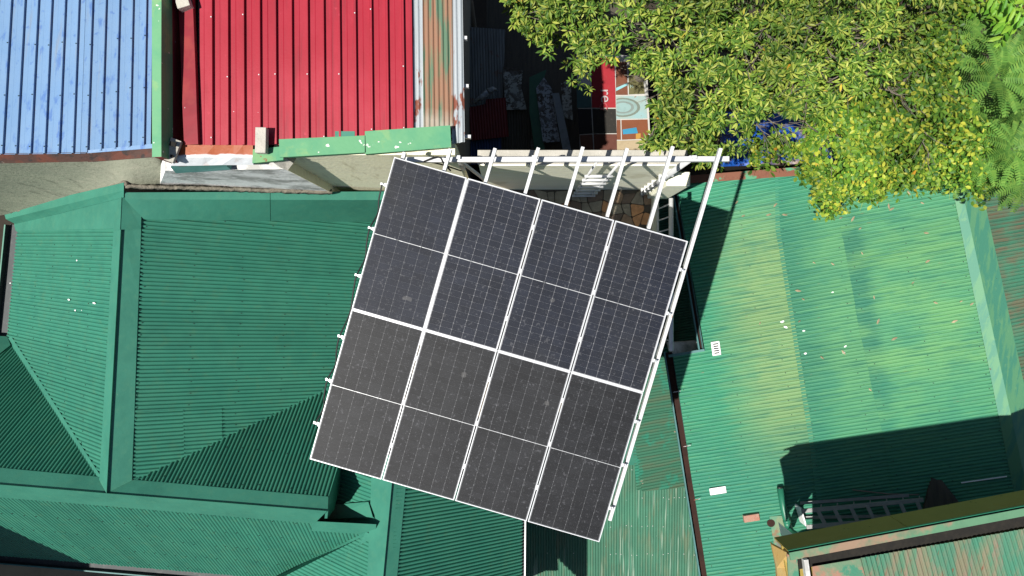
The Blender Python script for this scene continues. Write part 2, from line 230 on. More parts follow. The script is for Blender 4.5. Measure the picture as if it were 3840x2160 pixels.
# ------------------------------------------------------------------ profiled roof sheets, caps, gutters
SINE = [(f, 1 - 2 * math.exp(-((f - .5) / .19) ** 2)) for f in (0, .14, .25, .33, .42, .5, .58, .67, .75, .86)]
RIB = [(0, 0), (.3, 0), (.325, .05), (.35, 0), (.74, 0), (.8, 1), (.92, 1), (.935, 0)]
def sheets(parent, pl, poly, m, dirpx=None, pitch=.076, amp=.013, per=10, prof=SINE, off=0, name='roof_sheet', lap=.006, jit=.006, smooth=True, scr=None):
    pts = [pl.pt(x, y) for x, y in poly]; n = pl.n
    v = (pl.pt(*dirpx[1]) - pl.pt(*dirpx[0])).normalized() if dirpx else pl.down()
    u = v.cross(n).normalized(); o = pts[0]; q = [((p - o).dot(u), (p - o).dot(v)) for p in pts]
    u0 = min(a for a, b in q); u1 = max(a for a, b in q); N = len(q); out = []
    def scan(t):
        t = min(max(t, u0 + 1e-5), u1 - 1e-5); vs = []
        for i in range(N):
            (a, b), (c, d) = q[i], q[(i + 1) % N]
            if (a - t) * (c - t) <= 0 and abs(a - c) > 1e-9: vs.append(b + (d - b) * (t - a) / (c - a))
        return (min(vs), max(vs)) if vs else (0, 0)
    k = 0
    while u0 + k * per * pitch < u1 - pitch * .3:
        a = u0 + k * per * pitch; b = min(a + (per + .4) * pitch, u1); mb = MB(); j0 = rnd.uniform(-jit, jit); j1 = rnd.uniform(-jit, jit); hz = rnd.uniform(-.0015, .0015); us = []
        i0 = int((a - u0) / pitch + .001)
        for i in range(i0, i0 + per + 2):
            for fr_, h in prof:
                t = u0 + (i + fr_) * pitch
                if a - 1e-6 <= t <= b: us.append((t, h))
        for aq, bq in q:
            if a < aq < b:
                f_ = ((aq - u0) / pitch) % 1; hh = 0
                for ii in range(len(prof)):
                    f0, h0 = prof[ii]; f1, h1 = prof[(ii + 1) % len(prof)]; f1 = f1 if f1 > f0 else f1 + 1
                    if f0 <= f_ <= f1: hh = h0 + (h1 - h0) * (f_ - f0) / (f1 - f0)
                us.append((aq, hh))
        us.sort()
        for t, h in us:
            v0, v1 = scan(t); z = off + h * amp + lap * (t - a) / (per * pitch) + hz
            base = o + u * t + n * z
            mb.v += [base + v * (v0 + j0), base + v * (v1 + j1)]
        mb.f = [(2 * i, 2 * i + 2, 2 * i + 3, 2 * i + 1) for i in range(len(us) - 1)]
        if mb.f:
            p_, q_, r_ = (mb.v[i] for i in mb.f[0][:3])
            if (q_ - p_).cross(r_ - p_).dot(n) < 0: mb.f = [tuple(reversed(f)) for f in mb.f]
            out.append(mb.build(name, m, parent, smooth))
        k += 1
    if scr:      # rows of roofing screws, too small to pick apart
        mb = MB(); sm_, vst, ev = scr; n_ = int((u1 - u0) / (pitch * ev))
        for i in range(n_):
            t = u0 + pitch * (ev * i + (1 if prof is SINE else .86)); v0, v1 = scan(t)
            vv = v0 + .12
            while vv < v1 - .04:
                p = o + u * (t + rnd.uniform(-.006, .006)) + v * (vv + rnd.uniform(-.03, .03)) + n * (off + amp + .008)
                if rnd.random() < (.85 if sm_ is screw_d else .4): mb.beam(p - n * .012, p + n * .004, .017, .017, u)
                vv += vst
        if mb.f: tag(mb.build('screws', sm_, parent), kind='stuff')
    return out
def strip(name, m, parent, rows, th=.004, sub=1, smooth=False):
    """folded sheet metal: rows of polylines (world points), given thickness"""
    mb = MB(); n = len(rows[0])
    for r in rows: mb.v += [Vector(p) for p in r]
    mb.f = [(i * n + j, i * n + j + 1, (i + 1) * n + j + 1, (i + 1) * n + j) for i in range(len(rows) - 1) for j in range(n - 1)]
    a, b, c = (mb.v[i] for i in mb.f[0][:3])
    if (b - a).cross(c - a).z < 0: mb.f = [tuple(reversed(f)) for f in mb.f]
    o = mb.build(name, m, parent, smooth)
    if not smooth:
        s = o.modifiers.new('thick', 'SOLIDIFY'); s.thickness = th; s.offset = -1
    return o
def lerp(a, b, n, wob=0):
    return [a.lerp(b, i / n) + (Vector((0, 0, rnd.uniform(-wob, wob))) if 0 < i < n else Vector((0, 0, 0))) for i in range(n + 1)]
def cap(parent, plL, plR, L0, L1, A, B, R0, R1, m, lift=.07, nm='ridge_cap', e=.03):
    """ridge cap from pixel corners: left edge, ridge line A-B (world), right edge; left flap stands proud"""
    n = 8
    a = lerp(A + Vector((0, 0, lift)), B + Vector((0, 0, lift)), n); l_ = lerp(plL.pt(*L0, e), plL.pt(*L1, e), n, .006)
    c1 = strip(nm, m, parent, [l_, a, [p - Vector((0, 0, .05)) for p in a]])
    a2 = lerp(A + Vector((0, 0, lift - .055)), B + Vector((0, 0, lift - .055)), n); r_ = lerp(plR.pt(*R0, e), plR.pt(*R1, e), n, .008)
    lip = [p - Vector((0, 0, .02)) for p in r_]
    c2 = strip(nm, m, parent, [a2, r_, lip])
    return c1, c2
def gutter(parent, a, b, wd, ht, m, m_in, side, name='gutter', lipm=None):
    """open box gutter running a-b (inner top edge), opening outward along side"""
    a = Vector(a); b = Vector(b); s = Vector(side).normalized(); z = Vector((0, 0, 1)); t = .012
    mb = MB(); rows = []
    prof = [(0, 0), (0, -ht), (wd, -ht), (wd, 0), (wd - t, 0), (wd - t, -ht + t), (t, -ht + t), (t, 0)]
    A = [a + s * x + z * y for x, y in prof]; B = [b + s * x + z * y for x, y in prof]
    mb.add(A + B, [(i, (i + 1) % 8, (i + 1) % 8 + 8, i + 8) for i in range(8)] + [(0, 1, 6, 7), (1, 2, 5, 6), (2, 3, 4, 5)] + [(15, 14, 9, 8), (14, 13, 10, 9), (13, 12, 11, 10)])
    o = mb.build(name, m, parent)
    bed = MB().beam(a + s * wd / 2 - z * (ht - .03), b + s * wd / 2 - z * (ht - .03), wd - 2 * t - .004, .012); bed.build('gutter_bed', m_in, o)
    if lipm: MB().beam(a + s * (wd + .006) + z * .008, b + s * (wd + .006) + z * .008, .03, .022).build('gutter_edge', lipm, o)
    return o
def lumpy(path, hw, parent, name='mortar_bed'):
    mb = MB(); n = len(path)
    for o_, dz in ((-hw, .02), (-hw * .5, -.05), (0, -.06), (hw * .5, -.03), (hw * .9, .06)):
        mb.v += [P(x, y + o_ + rnd.uniform(-.25, .25) * hw, d + dz + rnd.uniform(-.025, .025)) for x, y, d in path]
    mb.f = [(i * n + j, i * n + j + 1, (i + 1) * n + j + 1, (i + 1) * n + j) for i in range(4) for j in range(n - 1)]
    mb.f = [tuple(reversed(f)) for f in mb.f]
    o = mb.build(name, mortar, parent, True); m_ = o.modifiers.new('thick', 'SOLIDIFY'); m_.thickness = .06; m_.offset = -1
def house_walls(parent, xy, ztop, m=wallgen, z0=0):
    MB().prism([Vector((x, y, ztop)) for x, y in xy], (0, 0, z0 - ztop)).build('wall', m, parent)

# ------------------------------------------------------------------ ground
tag(MB().prism([Vector((x, y, 0)) for x, y in ((-70, -70), (70, -70), (70, 70), (-70, 70))], (0, 0, -.5)).build('ground', soil), kind='structure')
# ------------------------------------------------------------------ big green-roofed house (left)
DR = 13.15
A = P(468, 735, DR); B = P(408, 1846, DR); C0 = P(-350, 1784, DR); C1 = P(1230, 1912, DR)
A3 = P(1482, 1700, 13.55); B3 = P(1384, 2755, 13.55)
E1 = Pl.slope(A, B, (1, 0, 0), R(34.5)); W1 = Pl.slope(A, B, (-1, 0, 0), R(37))
N1 = Pl.tri(B, C1, E1.pt(1290, 1430)); N2 = Pl.tri(C0, B, W1.pt(30, 1265)); S1 = Pl.slope(C0, C1, (0, -1, 0), R(51))
E3 = Pl.slope(A3, B3, (1, 0, 0), R(40)); W3 = Pl.slope(A3, B3, (-1, 0, 0), R(37))
gh = thing('green_roofed_house', 'large house with steep dark green corrugated gables left of the solar panels', 'house', (-6.5, -2, 0))
house_walls(gh, [(-10.9, 1.4), (-2.6, 1.4), (-2.6, -2.9), (-.4, -2.9), (-.4, -8.8), (-2.7, -8.8), (-2.7, -5.1), (-10.9, -4.7)], 6.7)
roof = MB().prism([Vector((x, y, 6.9)) for x, y in ((-11, 1.5), (-2.5, 1.5), (-2.5, -2.8), (-.3, -2.8), (-.3, -8.9), (-2.6, -8.9), (-2.6, -5.0), (-11, -4.6))], (0, 0, -.12)).build('roof', wood, gh)
sheets(roof, E1, [(520, 812), (1560, 812), (1560, 1290), (1290, 1430), (470, 1858)], green, amp=.018, scr=(screw_d, .9, 3))
sheets(roof, E1, [(505, 1546), (688, 1534), (692, 1738), (508, 1836)], green, off=.008, per=20, amp=.018)
sheets(roof, E1, [(684, 1534), (832, 1524), (834, 1668), (688, 1742)], green, off=.012, per=20, amp=.018)
for x, y, a, l in ((292, 977, .3, .02), (262, 1124, -.15, .045), (357, 1137, -.15, .055), (286, 1164, .5, .022), (310, 1164, 0, .01), (42, 1062, 0, .03)):  # white bird droppings on the west slope
    c = W1.pt(x, y, .022); e_ = Vector((math.cos(a), math.sin(a), 0)); MB().prism([c + e_ * l * math.cos(t * math.pi / 5) + Vector((-e_.y, e_.x, 0)) * min(l, .016) * math.sin(t * math.pi / 5) + Vector((0, 0, (e_ * l * math.cos(t * math.pi / 5)).x * .75)) for t in range(10)], (0, 0, -.006)).build('bird_dropping', pvc, roof)
sheets(roof, W1, [(440, 852), (66, 858), (28, 1265), (372, 1792), (395, 1800)], green, amp=.016, scr=(screw_d, .9, 3))
sheets(roof, N1, [(470, 1800), (1290, 1430), (1340, 1405), (1268, 1752), (1232, 1868)], green, amp=.021, scr=(screw_d, .8, 4))
sheets(roof, N2, [(366, 1790), (30, 1265), (-300, 1240), (-300, 1740)], green, amp=.021)
sheets(roof, S1, [(-300, 1828), (1170, 1955), (1390, 1994), (1050, 2172), (0, 2082), (-300, 2057)], green, per=6, amp=.011, lap=.009, scr=(screw_d, .9, 3))
sheets(roof, W3, [(1392, 1998), (1390, 2640), (960, 2640), (960, 2220), (1050, 2170)], green)
sheets(roof, W3, [(1285, 1690), (1400, 1720), (1392, 1884), (1240, 1886), (1262, 1740)], green)
sheets(roof, E3, [(1490, 1760), (1960, 1860), (1948, 2640), (1436, 2640)], green, amp=.021)
# ridge caps
cap(roof, W1, E1, (432, 860), (378, 1800), A, B, (528, 860), (494, 1800), greenfl, .075)
cap(roof, S1, N1, (402, 1892), (1180, 1958), B, C1, (420, 1796), (1232, 1866), greenfl, .07)
cap(roof, S1, N2, (-350, 1832), (402, 1892), C0, B, (-350, 1726), (372, 1792), greenfl, .07)
cap(roof, W3, E3, (1400, 1720), (1356, 2755), A3, B3, (1530, 1700), (1430, 2755), greenfl, .07)
# valley flashings and overlap strips
strip('valley_flashing', greenfl, roof, [lerp(E1.pt(470, 1840, .02), E1.pt(1285, 1425, .02), 6), lerp(E1.pt(500, 1852, .03), E1.pt(1300, 1434, .03), 6)])
strip('valley_flashing', greenfl, roof, [lerp(W1.pt(382, 1785, .02), W1.pt(46, 1262, .02), 6), lerp(W1.pt(362, 1792, .035), W1.pt(30, 1270, .035), 6)])
strip('valley_flashing', greenfl, roof, [lerp(S1.pt(1372, 1992, .014), S1.pt(1026, 2164, .014), 6), lerp(W3.pt(1412, 2010, .022), W3.pt(1090, 2186, .022), 6)])
# wall flashing above the east slope, in two lengths
def fl(x, t):
    k = (x - 470) / 980
    top = P(x, 722 - 4 * k, 12.98 + 1.75 * k); mid = P(x, 748 + 2 * k, 13.02 + 1.75 * k); bot = E1.pt(max(x, 540), 822 + 12 * k, .03)
    return (top, mid, bot)[t]
for x0, x1 in ((470, 1013), (1013, 1470)):
    xs = [x0 + (x1 - x0) * i / 12 + (1 if x0 > 500 else 0) for i in range(13)]
    dz = Vector((0, 0, .012 if x0 < 500 else 0))
    strip('wall_flashing', greenfl, roof, [[fl(x, t) + dz + Vector((0, 0, 0)) for x in xs] for t in range(2)], smooth=True)
    strip('wall_flashing', greenfl, roof, [[fl(x, t) + dz for x in xs] for t in (1, 2)], smooth=True)
strip('wall_flashing', greenfl, roof, [[A + Vector((0, .1, .09)), A.lerp(B, .115) + Vector((0, 0, .09))], [E1.pt(530, 738, .07), E1.pt(527, 858, .05)]])
strip('wall_flashing', greenfl, roof, [[W1.pt(440, 800, .05), W1.pt(436, 866, .04)], [A + Vector((0, .1, .1)), A.lerp(B, .115) + Vector((0, 0, .1))]])
# sloping coping on the west side
c0, c1 = P(12, 806, 16.2), P(464, 705, 12.9)
strip('coping', greenfl, roof, [lerp(c0 + Vector((0, .1, 0)), c1 + Vector((0, .1, 0)), 5), lerp(P(22, 822, 16.15), P(464, 714, 12.88), 5), lerp(P(60, 841, 16.3), P(464, 740, 13.02), 5)])
strip('flat_flashing', greenfl, roof, [[W1.pt(58, 840, .03), W1.pt(250, 790, .03), W1.pt(462, 738, .06)], [W1.pt(64, 866, .03), W1.pt(250, 862, .03), W1.pt(440, 858, .03)]])
gutter(roof, W1.pt(66, 842, -.02), W1.pt(24, 1262, -.02), .3, .16, gutter_m, gutter_m, (-1, 0, 0), lipm=greenfl)
gutter(roof, S1.pt(-300, 2057, -.03), S1.pt(1060, 2172, -.03), .22, .14, gutter_m, gutter_m, (.08, -1, 0), lipm=tealedge)
gutter(roof, E3.pt(1955, 1880, -.02), E3.pt(1948, 2640, -.02), .1, .12, gutter_m, gutter_m, (1, 0, 0), lipm=pvc)
# gable end and little cricket beside it
ge = [N1.pt(1262, 1745, -.02), N1.pt(1232, 1868, -.02), C1 + Vector((0, 0, -.02)), S1.pt(1226, 1948, -.02), S1.pt(1226, 1948, -.02) - Vector((0, 0, .55)), N1.pt(1262, 1745) - Vector((0, 0, .9))]
MB().prism(ge, (-.05, 0, 0)).build('gable_board', greenfl, roof)
strip('cricket_flashing', greenfl, roof, [[W3.pt(1240, 1892, .05), W3.pt(1390, 1880, .06)], [W3.pt(1236, 1942, .14), W3.pt(1412, 1934, .1)], [W3.pt(1232, 1952, .02), W3.pt(1412, 1946, .02)]])
strip('cricket_flashing', greenfl, roof, [[S1.pt(1170, 1950, .025), S1.pt(1412, 1962, .025)], [S1.pt(1170, 1986, .025), S1.pt(1408, 2002, .025)]])
MB().prism([W3.pt(1190, 1860, -.03), W3.pt(1418, 1875, -.03), W3.pt(1418, 2010, -.03), W3.pt(1180, 2000, -.03)], (0, 0, -.02)).build('flat_flashing', greenfl, roof)
strip('flat_flashing', greenfl, roof, [[N2.pt(-120, 1258, .05), N2.pt(30, 1268, .05)], [N2.pt(-120, 1430, .05), N2.pt(42, 1300, .05)]])

# ------------------------------------------------------------------ blue-roofed house (top left)
bh = thing('blue_roofed_house', 'house with faded pale blue ribbed roof in the top left corner', 'house', (-9, 5, 0))
BLp = Pl.tri(P(0, 0, 13.14), P(500, 0, 13.14), P(250, 540, 12.6))
house_walls(bh, [(-12.5, 2.5), (-5.55, 2.5), (-5.55, 8.5), (-12.5, 8.5)], 9.8)
broof = MB().prism([Vector((x, y, 9.95)) for x, y in ((-12.5, 2.45), (-5.6, 2.45), (-5.6, 8.5), (-12.5, 8.5))], (0, 0, -.1)).build('roof', wood, bh)
sheets(broof, BLp, [(-260, -500), (576, -500), (566, 545), (330, 575), (-260, 582)], bluep, ((300, 500), (318, 0)), .25, .042, 4, RIB, scr=(screw_d, 1.0, 1), smooth=False, lap=.002, jit=.004)
strip('eave_flashing', edgerust, broof, [lerp(BLp.pt(-260, 580, .01), BLp.pt(330, 572, .01), 4), lerp(P(-260, 618, 12.75), P(330, 606, 12.7), 4)])
strip('eave_flashing', edgerust, broof, [lerp(BLp.pt(330, 572, .012), BLp.pt(594, 552, .012), 4), lerp(P(330, 608, 12.7), P(594, 588, 12.65), 4)])
strip('end_flashing', bluep, broof, [lerp(BLp.pt(330, 566, .03), BLp.pt(594, 540, .03), 3), lerp(BLp.pt(330, 576, .02), BLp.pt(594, 556, .02), 3)])
bl_ = [(-260, 850, 17.4), (12, 802, 16.15), (230, 760, 14.7), (468, 696, 12.95), (600, 702, 13.3), (735, 710, 13.95)]
def blow(x):
    for (a, b, c), (d, e, f) in zip(bl_, bl_[1:]):
        if a <= x <= d: t = (x - a) / (d - a); return (b + (e - b) * t + 4, c + (f - c) * t + .03)
xs = [-260 + 995 * i / 30 for i in range(31)]
tops = [P(min(x, 600), 617 - .0326 * (min(x, 600) + 260), 12.7) for x in xs]; bots = [P(x, *blow(x)) for x in xs]
strip('wall_render', render_g, bh, [tops] + [[a.lerp(b, k / 4) for a, b in zip(tops, bots)] for k in range(1, 5)], smooth=True)
lumpy([(40 + 430 * k / 50, 782 - 92 * k / 50, 15.9 - 2.97 * k / 50) for k in range(51)], 20, bh)

# ------------------------------------------------------------------ red-roofed house
rh = thing('red_roofed_house', 'house with bright red ribbed roof and cream side wall', 'house', (-2.9, 5, 0))
RDp = Pl.tri(P(800, 0, 11.12), P(1500, 0, 11.1), P(1100, 540, 11.03))
house_walls(rh, [(-5.05, 2.45), (-1.15, 2.45), (-1.15, 8.5), (-5.05, 8.5)], 12.1)
rroof = MB().prism([Vector((x, y, 12.25)) for x, y in ((-5.0, 2.3), (-.85, 2.3), (-.85, 8.5), (-5.0, 8.5))], (0, 0, -.1)).build('roof', wood, rh)
sheets(rroof, RDp, [(745, -500), (1550, -500), (1550, 500), (1250, 540), (962, 545), (752, 547)], redp, ((1200, 500), (1196, 0)), .25, .055, 4, RIB, scr=(screw_w, .95, 1), smooth=False, lap=.002, jit=.003)
GVp = Pl.tri(P(1540, 0, 11.16), P(1740, 0, 11.2), P(1640, 520, 11.1))
sheets(rroof, GVp, [(1546, -400), (1588, -400), (1592, 484), (1552, 488)], galv, ((1600, 400), (1595, 0)), per=4)
sheets(rroof, GVp, [(1582, -400), (1694, -400), (1700, 482), (1588, 486)], pinkg, ((1600, 400), (1595, 0)), per=5, off=.008)
sheets(rroof, GVp, [(1688, -400), (1728, -400), (1743, 532), (1696, 540)], galv, ((1600, 400), (1595, 0)), per=6, off=.012)
for x, y in ((1738, 145), (1744, 325), (1752, 514), (1732, -120)):
    MB().beam(P(x - 60, y - 2, 11.27), P(x + 14, y, 11.27), .05, .1).build('purlin', whitep, rroof)
strip('edge_flashing', maroon, rroof, [lerp(RDp.pt(660, -300, .03), RDp.pt(696, 546, .05), 8, .006), lerp(RDp.pt(722, -300, .1), RDp.pt(752, 546, .085), 8, .008), lerp(RDp.pt(722, -300, .0), RDp.pt(752, 546, .0), 8)])
# parapet between the red and blue roofs
zt = H - 10.66; xp = -5.29; y0, y1 = 1.98, 8.5
MB().prism([Vector((x, y, zt - .03)) for x, y in ((xp - .13, y0), (xp, y0), (xp, y1), (xp - .13, y1))], (0, 0, -3)).build('parapet', maroon, rh)
strip('parapet_cap', paleg, rh, [lerp(Vector((xp - .15, y0, zt - .02)), Vector((xp - .16, y1, zt - .02)), 5), lerp(Vector((xp, y0, zt)), Vector((xp, y1, zt)), 5, .004), lerp(Vector((xp + .012, y0, zt - .34)), Vector((xp + .012, y1, zt - .26)), 5, .01)])
# green coping pieces along the south edge
def coping(pts, d, drop, m=paleg, nm='coping', lift=0):
    top = [P(x, y, d - lift) for x, y in pts]; mb = MB(); mb.prism(top, (0, 0, -.015)); o = mb.build(nm, m, rh); return o
def coping2(xa, xb, ya, yb, la, lb, d, nm='coping', lift=0):
    n = 6; rows = [[P(xa[0] + (xb[0] - xa[0]) * i / n, ya[0] + (yb[0] - ya[0]) * i / n, d - lift) for i in range(n + 1)],
                   [P(xa[1] + (xb[1] - xa[1]) * i / n, ya[1] + (yb[1] - ya[1]) * i / n, d - .03 - lift + rnd.uniform(-.006, .006)) for i in range(n + 1)]]
    rows.append([p + Vector((0, .015, -.17)) for p in rows[1]])
    return strip(nm, paleg, rh, rows, .006)
coping2((1046, 1048), (1368, 1368), (522, 590), (508, 572), 0, 0, 10.93, lift=.02)
coping2((1368, 1368), (1688, 1692), (492, 578), (470, 552), 0, 0, 10.93)
strip('coping', greenfl, rh, [[P(1256, 492, 10.985), P(1330, 492, 10.985)], [P(1256, 518, 10.98), P(1330, 514, 10.98)]])
coping2((948, 946), (1066, 1062), (560, 612), (548, 600), 0, 0, 10.96)
strip('eave_flashing', rustw, rh, [lerp(RDp.pt(664, 544, .02), RDp.pt(950, 546, .02), 8), lerp(P(655, 590, 11.1), P(950, 590, 11.06), 8, .02), lerp(P(640, 622, 11.25), P(950, 618, 11.22), 8, .015)])
MB().prism([Vector((-3.75, 2.1, H - 11.15)), Vector((-.9, 2.1, H - 11.15)), Vector((-.9, 2.06, 6)), Vector((-3.75, 2.06, 6))], (0, .22, 0)).build('side_wall', render_y, rh)
MB().prism([P(620, 640, 11.7), P(1078, 634, 11.5), P(1240, 721, 14.3), P(720, 706, 13.95), P(600, 690, 13.2)], (0, .3, 0)).build('buttress_wall', render_w, rh)
MB().prism([Vector((-3.665, 1.92, H - 11.5)), Vector((-3.665, 2.21, H - 11.5)), Vector((-3.665, 2.21, H - 15)), Vector((-3.665, 1.93, H - 15))], (.012, 0, 0)).build('buttress_side', render_y, rh)
MB().prism([P(640, 628, 11.5), P(850, 624, 11.42), P(866, 636, 11.45), P(720, 646, 11.55), P(660, 650, 11.6)], (0, .1, -.05)).build('teal_band', mat('dark_teal_band', (.05, .15, .14), .6, [NZ(3, .4, .7, (.035, .11, .1), .8)], .1, 20), rh)
lumpy([(470 + 775 * k / 70, 699 + 22 * k / 70, 12.95 + 1.28 * k / 70) for k in range(71)], 10, rh)
mb = MB(); mb.prism([P(1010, 597, 11.1), P(1065, 588, 11.1), P(1100, 612, 11.25), P(1078, 640, 11.5), P(1050, 628, 11.5)], (0, .1, -.15)); mb.build('broken_corner', conc, rh)
def block(c, sx, sy, sz, rz, label, holes=False, tilt=None, name='concrete_block', m=conc):
    t = thing(name, label, 'block', c)
    o = MB().box(c, sx, sy, sz, rz).build('body', m, t, bev=.008)
    if tilt: o.rotation_euler = tilt
    return t
block(P(982, 528, 10.86), .165, .39, .13, -.02, 'pale concrete block weighing down the lower edge of the red roof')
b2 = block(P(648, 565, 10.95), .16, .36, .12, -.25, 'dark stained hollow block propped at the lower left corner of the red roof', tilt=(0, .25, -.1))
MB().box(P(648, 540, 10.83), .1, .07, .02, -.25).build('hole', gutt_in, b2)
MB().box(P(645, 585, 10.86), .05, .04, .02, -.25).build('hole', gutt_in, b2)
block(P(690, 8, 10.98), .2, .22, .16, .3, 'broken grey concrete lump at the top edge of the red roof')

# ------------------------------------------------------------------ terrace with stone floor
th = thing('stone_terrace', 'small roof terrace with pale walls and brown stone floor above the panels', 'terrace', (.6, .6, 0))
zf = H - 14.8; yw = 2.06; zc = H - 11.9
MB().prism([Vector((x, y, zf)) for x, y in ((-2.1, yw), (3.02, yw), (3.02, -1.5), (2.4, -2.6), (-2.1, -2.6))], (0, 0, -zf)).build('floor', grout, th)
MB().prism([Vector((x, y, zc)) for x, y in ((-.56, yw), (2.92, yw), (2.92, yw + .24), (-.56, yw + .24))], (0, 0, zf - zc - .3)).build('wall', render_t, th)
MB().prism([Vector((x, y, zc + .012)) for x, y in ((-.58, yw + .02), (2.95, yw + .02), (2.95, yw + .26), (-.58, yw + .26))], (0, 0, -.01)).build('coping', conc, th)
MB().box((2.96, .2, zf + .09), .1, 3.7, .2).build('curb', render_y, th)
MB().box((3.05, 2.0, zf + .9), .44, .26, 1.9).build('column', render_t, th, bev=.02)
# crazy paving: irregular stones, each its own piece
grid = {}; nx, ny = 17, 14; sx, sy = .225, .235
for i in range(nx + 1):
    for j in range(ny + 1): grid[i, j] = (-.85 + i * sx + rnd.uniform(-.085, .085), 2.0 - j * sy + rnd.uniform(-.085, .085))
for i in range(nx):
    for j in range(ny):
        q = [Vector((*grid[a, b], zf + .02)) for a, b in ((i, j + 1), (i + 1, j + 1), (i + 1, j), (i, j))]
        c = sum(q, Vector()) / 4
        if c.x > 2.86: continue
        pts = []
        for k in range(4):
            a = q[k]; b = q[(k + 1) % 4]
            pts += [a.lerp(b, .1), a.lerp(b, .5) + (a.lerp(b, .5) - c) * rnd.uniform(-.06, .06), a.lerp(b, .9)]
        hz = rnd.uniform(0, .012)
        pts = [c + (p - c) * .93 + Vector((0, 0, hz)) for p in pts]
        MB().prism(pts, (0, 0, -.03)).build('paving_stone', rnd.choices(stones, (4, 3, 2.2, 3, .6))[0], th)
# steel rungs up the wall
ld = thing('wall_ladder', 'white vertical steel ladder on the terrace wall under the beams', 'ladder', (1.5, yw - .12, zf))
for x in (1.3, 1.66): MB().tube([(x, yw - .13, zf), (x, yw - .13, H - 10.85)], .022, 8).build('stile', whitep, ld, True)
for k in range(7): MB().tube([(1.24, yw - .15, zf + .2 + k * .42), (1.72, yw - .15, zf + .2 + k * .42)], .028, 8).build('rung', whitep, ld, True)
pc = thing('white_column_pipe', 'white round pipe with brackets in the corner of the terrace wall', 'pipe', (2.72, yw - .1, zf))
MB().tube([(2.72, yw - .09, zf + .02), (2.72, yw - .09, H - 10.75)], .05, 12).build('pipe', whitep, pc, True)
for z in (.25, .6, .95, 1.35, 2.0, 2.6): MB().box((2.72, yw - .07, zf + z), .13, .13, .02).build('bracket', whitep, pc)
rl = thing('terrace_railing', 'white steel railing with slanting bars at the right edge of the terrace', 'railing', (3.0, .8, zf + .2))
MB().tube([(3.05, 1.72, zf + 1.25), (3.05, -1.2, zf + 1.25)], .045, 10).build('top_rail', whitep, rl, True)
MB().tube([(2.99, 1.74, zf + .3), (2.99, -1.2, zf + .3)], .025, 8).build('bottom_rail', whitep, rl, True)
for k in range(12): MB().beam((3.05, 1.62 - k * .24, zf + 1.25), (2.99, 1.62 - k * .24, zf + .2), .022, .022, (0, 1, 0)).build('baluster', whitep, rl)

# ------------------------------------------------------------------ low green-roofed building between the houses
lh = thing('low_green_building', 'low building with dull green corrugated roof far below the panels', 'building', (2, -3, 0))
LWp = Pl.tri(P(2000, 1800, 20.1), P(2600, 1800, 20.2), P(2300, 2160, 20.5)); LSp = Pl.tri(P(2400, 1400, 18.9), P(2580, 1800, 18.95), P(2350, 1600, 18.7))
house_walls(lh, [(.3, -12), (7.5, -12), (7.5, 1.5), (.3, 1.5)], 2.4)
lroof = MB().prism([Vector((x, y, 2.75)) for x, y in ((.3, -12), (7.4, -12), (7.4, 1.4), (.3, 1.4))], (0, 0, -.1)).build('roof', wood, lh)
sheets(lroof, LWp, [(1930, 1600), (2700, 1600), (2760, 2400), (1930, 2400)], lowg, ((2300, 2100), (2300, 1700)), scr=(screw_w, .85, 2))
sheets(lroof, LSp, [(2160, 1300), (2530, 1300), (2608, 1825), (2386, 1838), (2360, 1560)], lowg2, ((2350, 1600), (2550, 1566)), off=.02)
sheets(lroof, LSp, [(2366, 1560), (2566, 1540), (2600, 1822), (2404, 1842)], lowg2, ((2350, 1600), (2550, 1566)), off=.05, per=9)
sheets(lroof, Pl.tri(P(2400, 800, 19.6), P(2640, 900, 19.8), P(2600, 1300, 19.9)), [(2380, 640), (2660, 640), (2700, 1330), (2300, 1330)], lowg, ((2400, 1000), (2600, 966)))
strip('flat_flashing', greenfl, lroof, [[LSp.pt(2250, 1560, .03), LSp.pt(2372, 1560, .03)], [LSp.pt(2250, 1742, .03), LSp.pt(2392, 1744, .03)]])
strip('edge_flashing', lowg, lroof, [lerp(LSp.pt(2500, 1330, .03), LSp.pt(2590, 1760, .03), 4), lerp(LSp.pt(2520, 1326, .05), LSp.pt(2606, 1756, .05), 4)])

# ------------------------------------------------------------------ right-hand house with the wide faded green roof
gr = thing('faded_green_house', 'house with wide patchy yellow-green corrugated roof right of the panels', 'house', (6.5, -.5, 0))
WGp = Pl.tri(P(3600, 900, 15.0), P(3740, 1550, 15.0), P(2600, 1100, 15.6)); EGp = Pl.tri(P(3640, 900, 15.02), P(3780, 1550, 15.02), P(3840, 1000, 15.35))
house_walls(gr, [(5.5, 2.1), (11.5, 3.2), (12.4, -9), (6.2, -9)], 7.2)
groof = MB().prism([Vector((x, y, 7.36)) for x, y in ((4.1, 2.1), (11.4, 3.0), (12.4, -9), (4.9, -9))], (0, 0, -.1)).build('roof', wood, gr)
dp = ((2600, 1200), (3000, 1130))
sheets(groof, WGp, [(2534, 668), (2915, 640), (2925, 860), (2975, 1180), (3048, 1640), (3130, 2250), (2665, 2250), (2523, 1334), (2642, 1310)], rg1, dp, off=.0, per=10, amp=.016, scr=(screw_d, 1.1, 4))
sheets(groof, WGp, [(2905, 640), (3150, 622), (3170, 860), (3240, 1240), (3330, 1650), (3440, 2250), (3110, 2250), (3030, 1640), (2958, 1180), (2908, 860)], rg2, dp, off=.012, amp=.016, scr=(screw_d, 1.1, 4))
sheets(groof, WGp, [(3140, 622), (3560, 600), (3625, 900), (3752, 1550), (3890, 2250), (3420, 2250), (3312, 1650), (3222, 1240), (3152, 860)], rg3, dp, off=.024, amp=.016, scr=(screw_d, 1.1, 4))
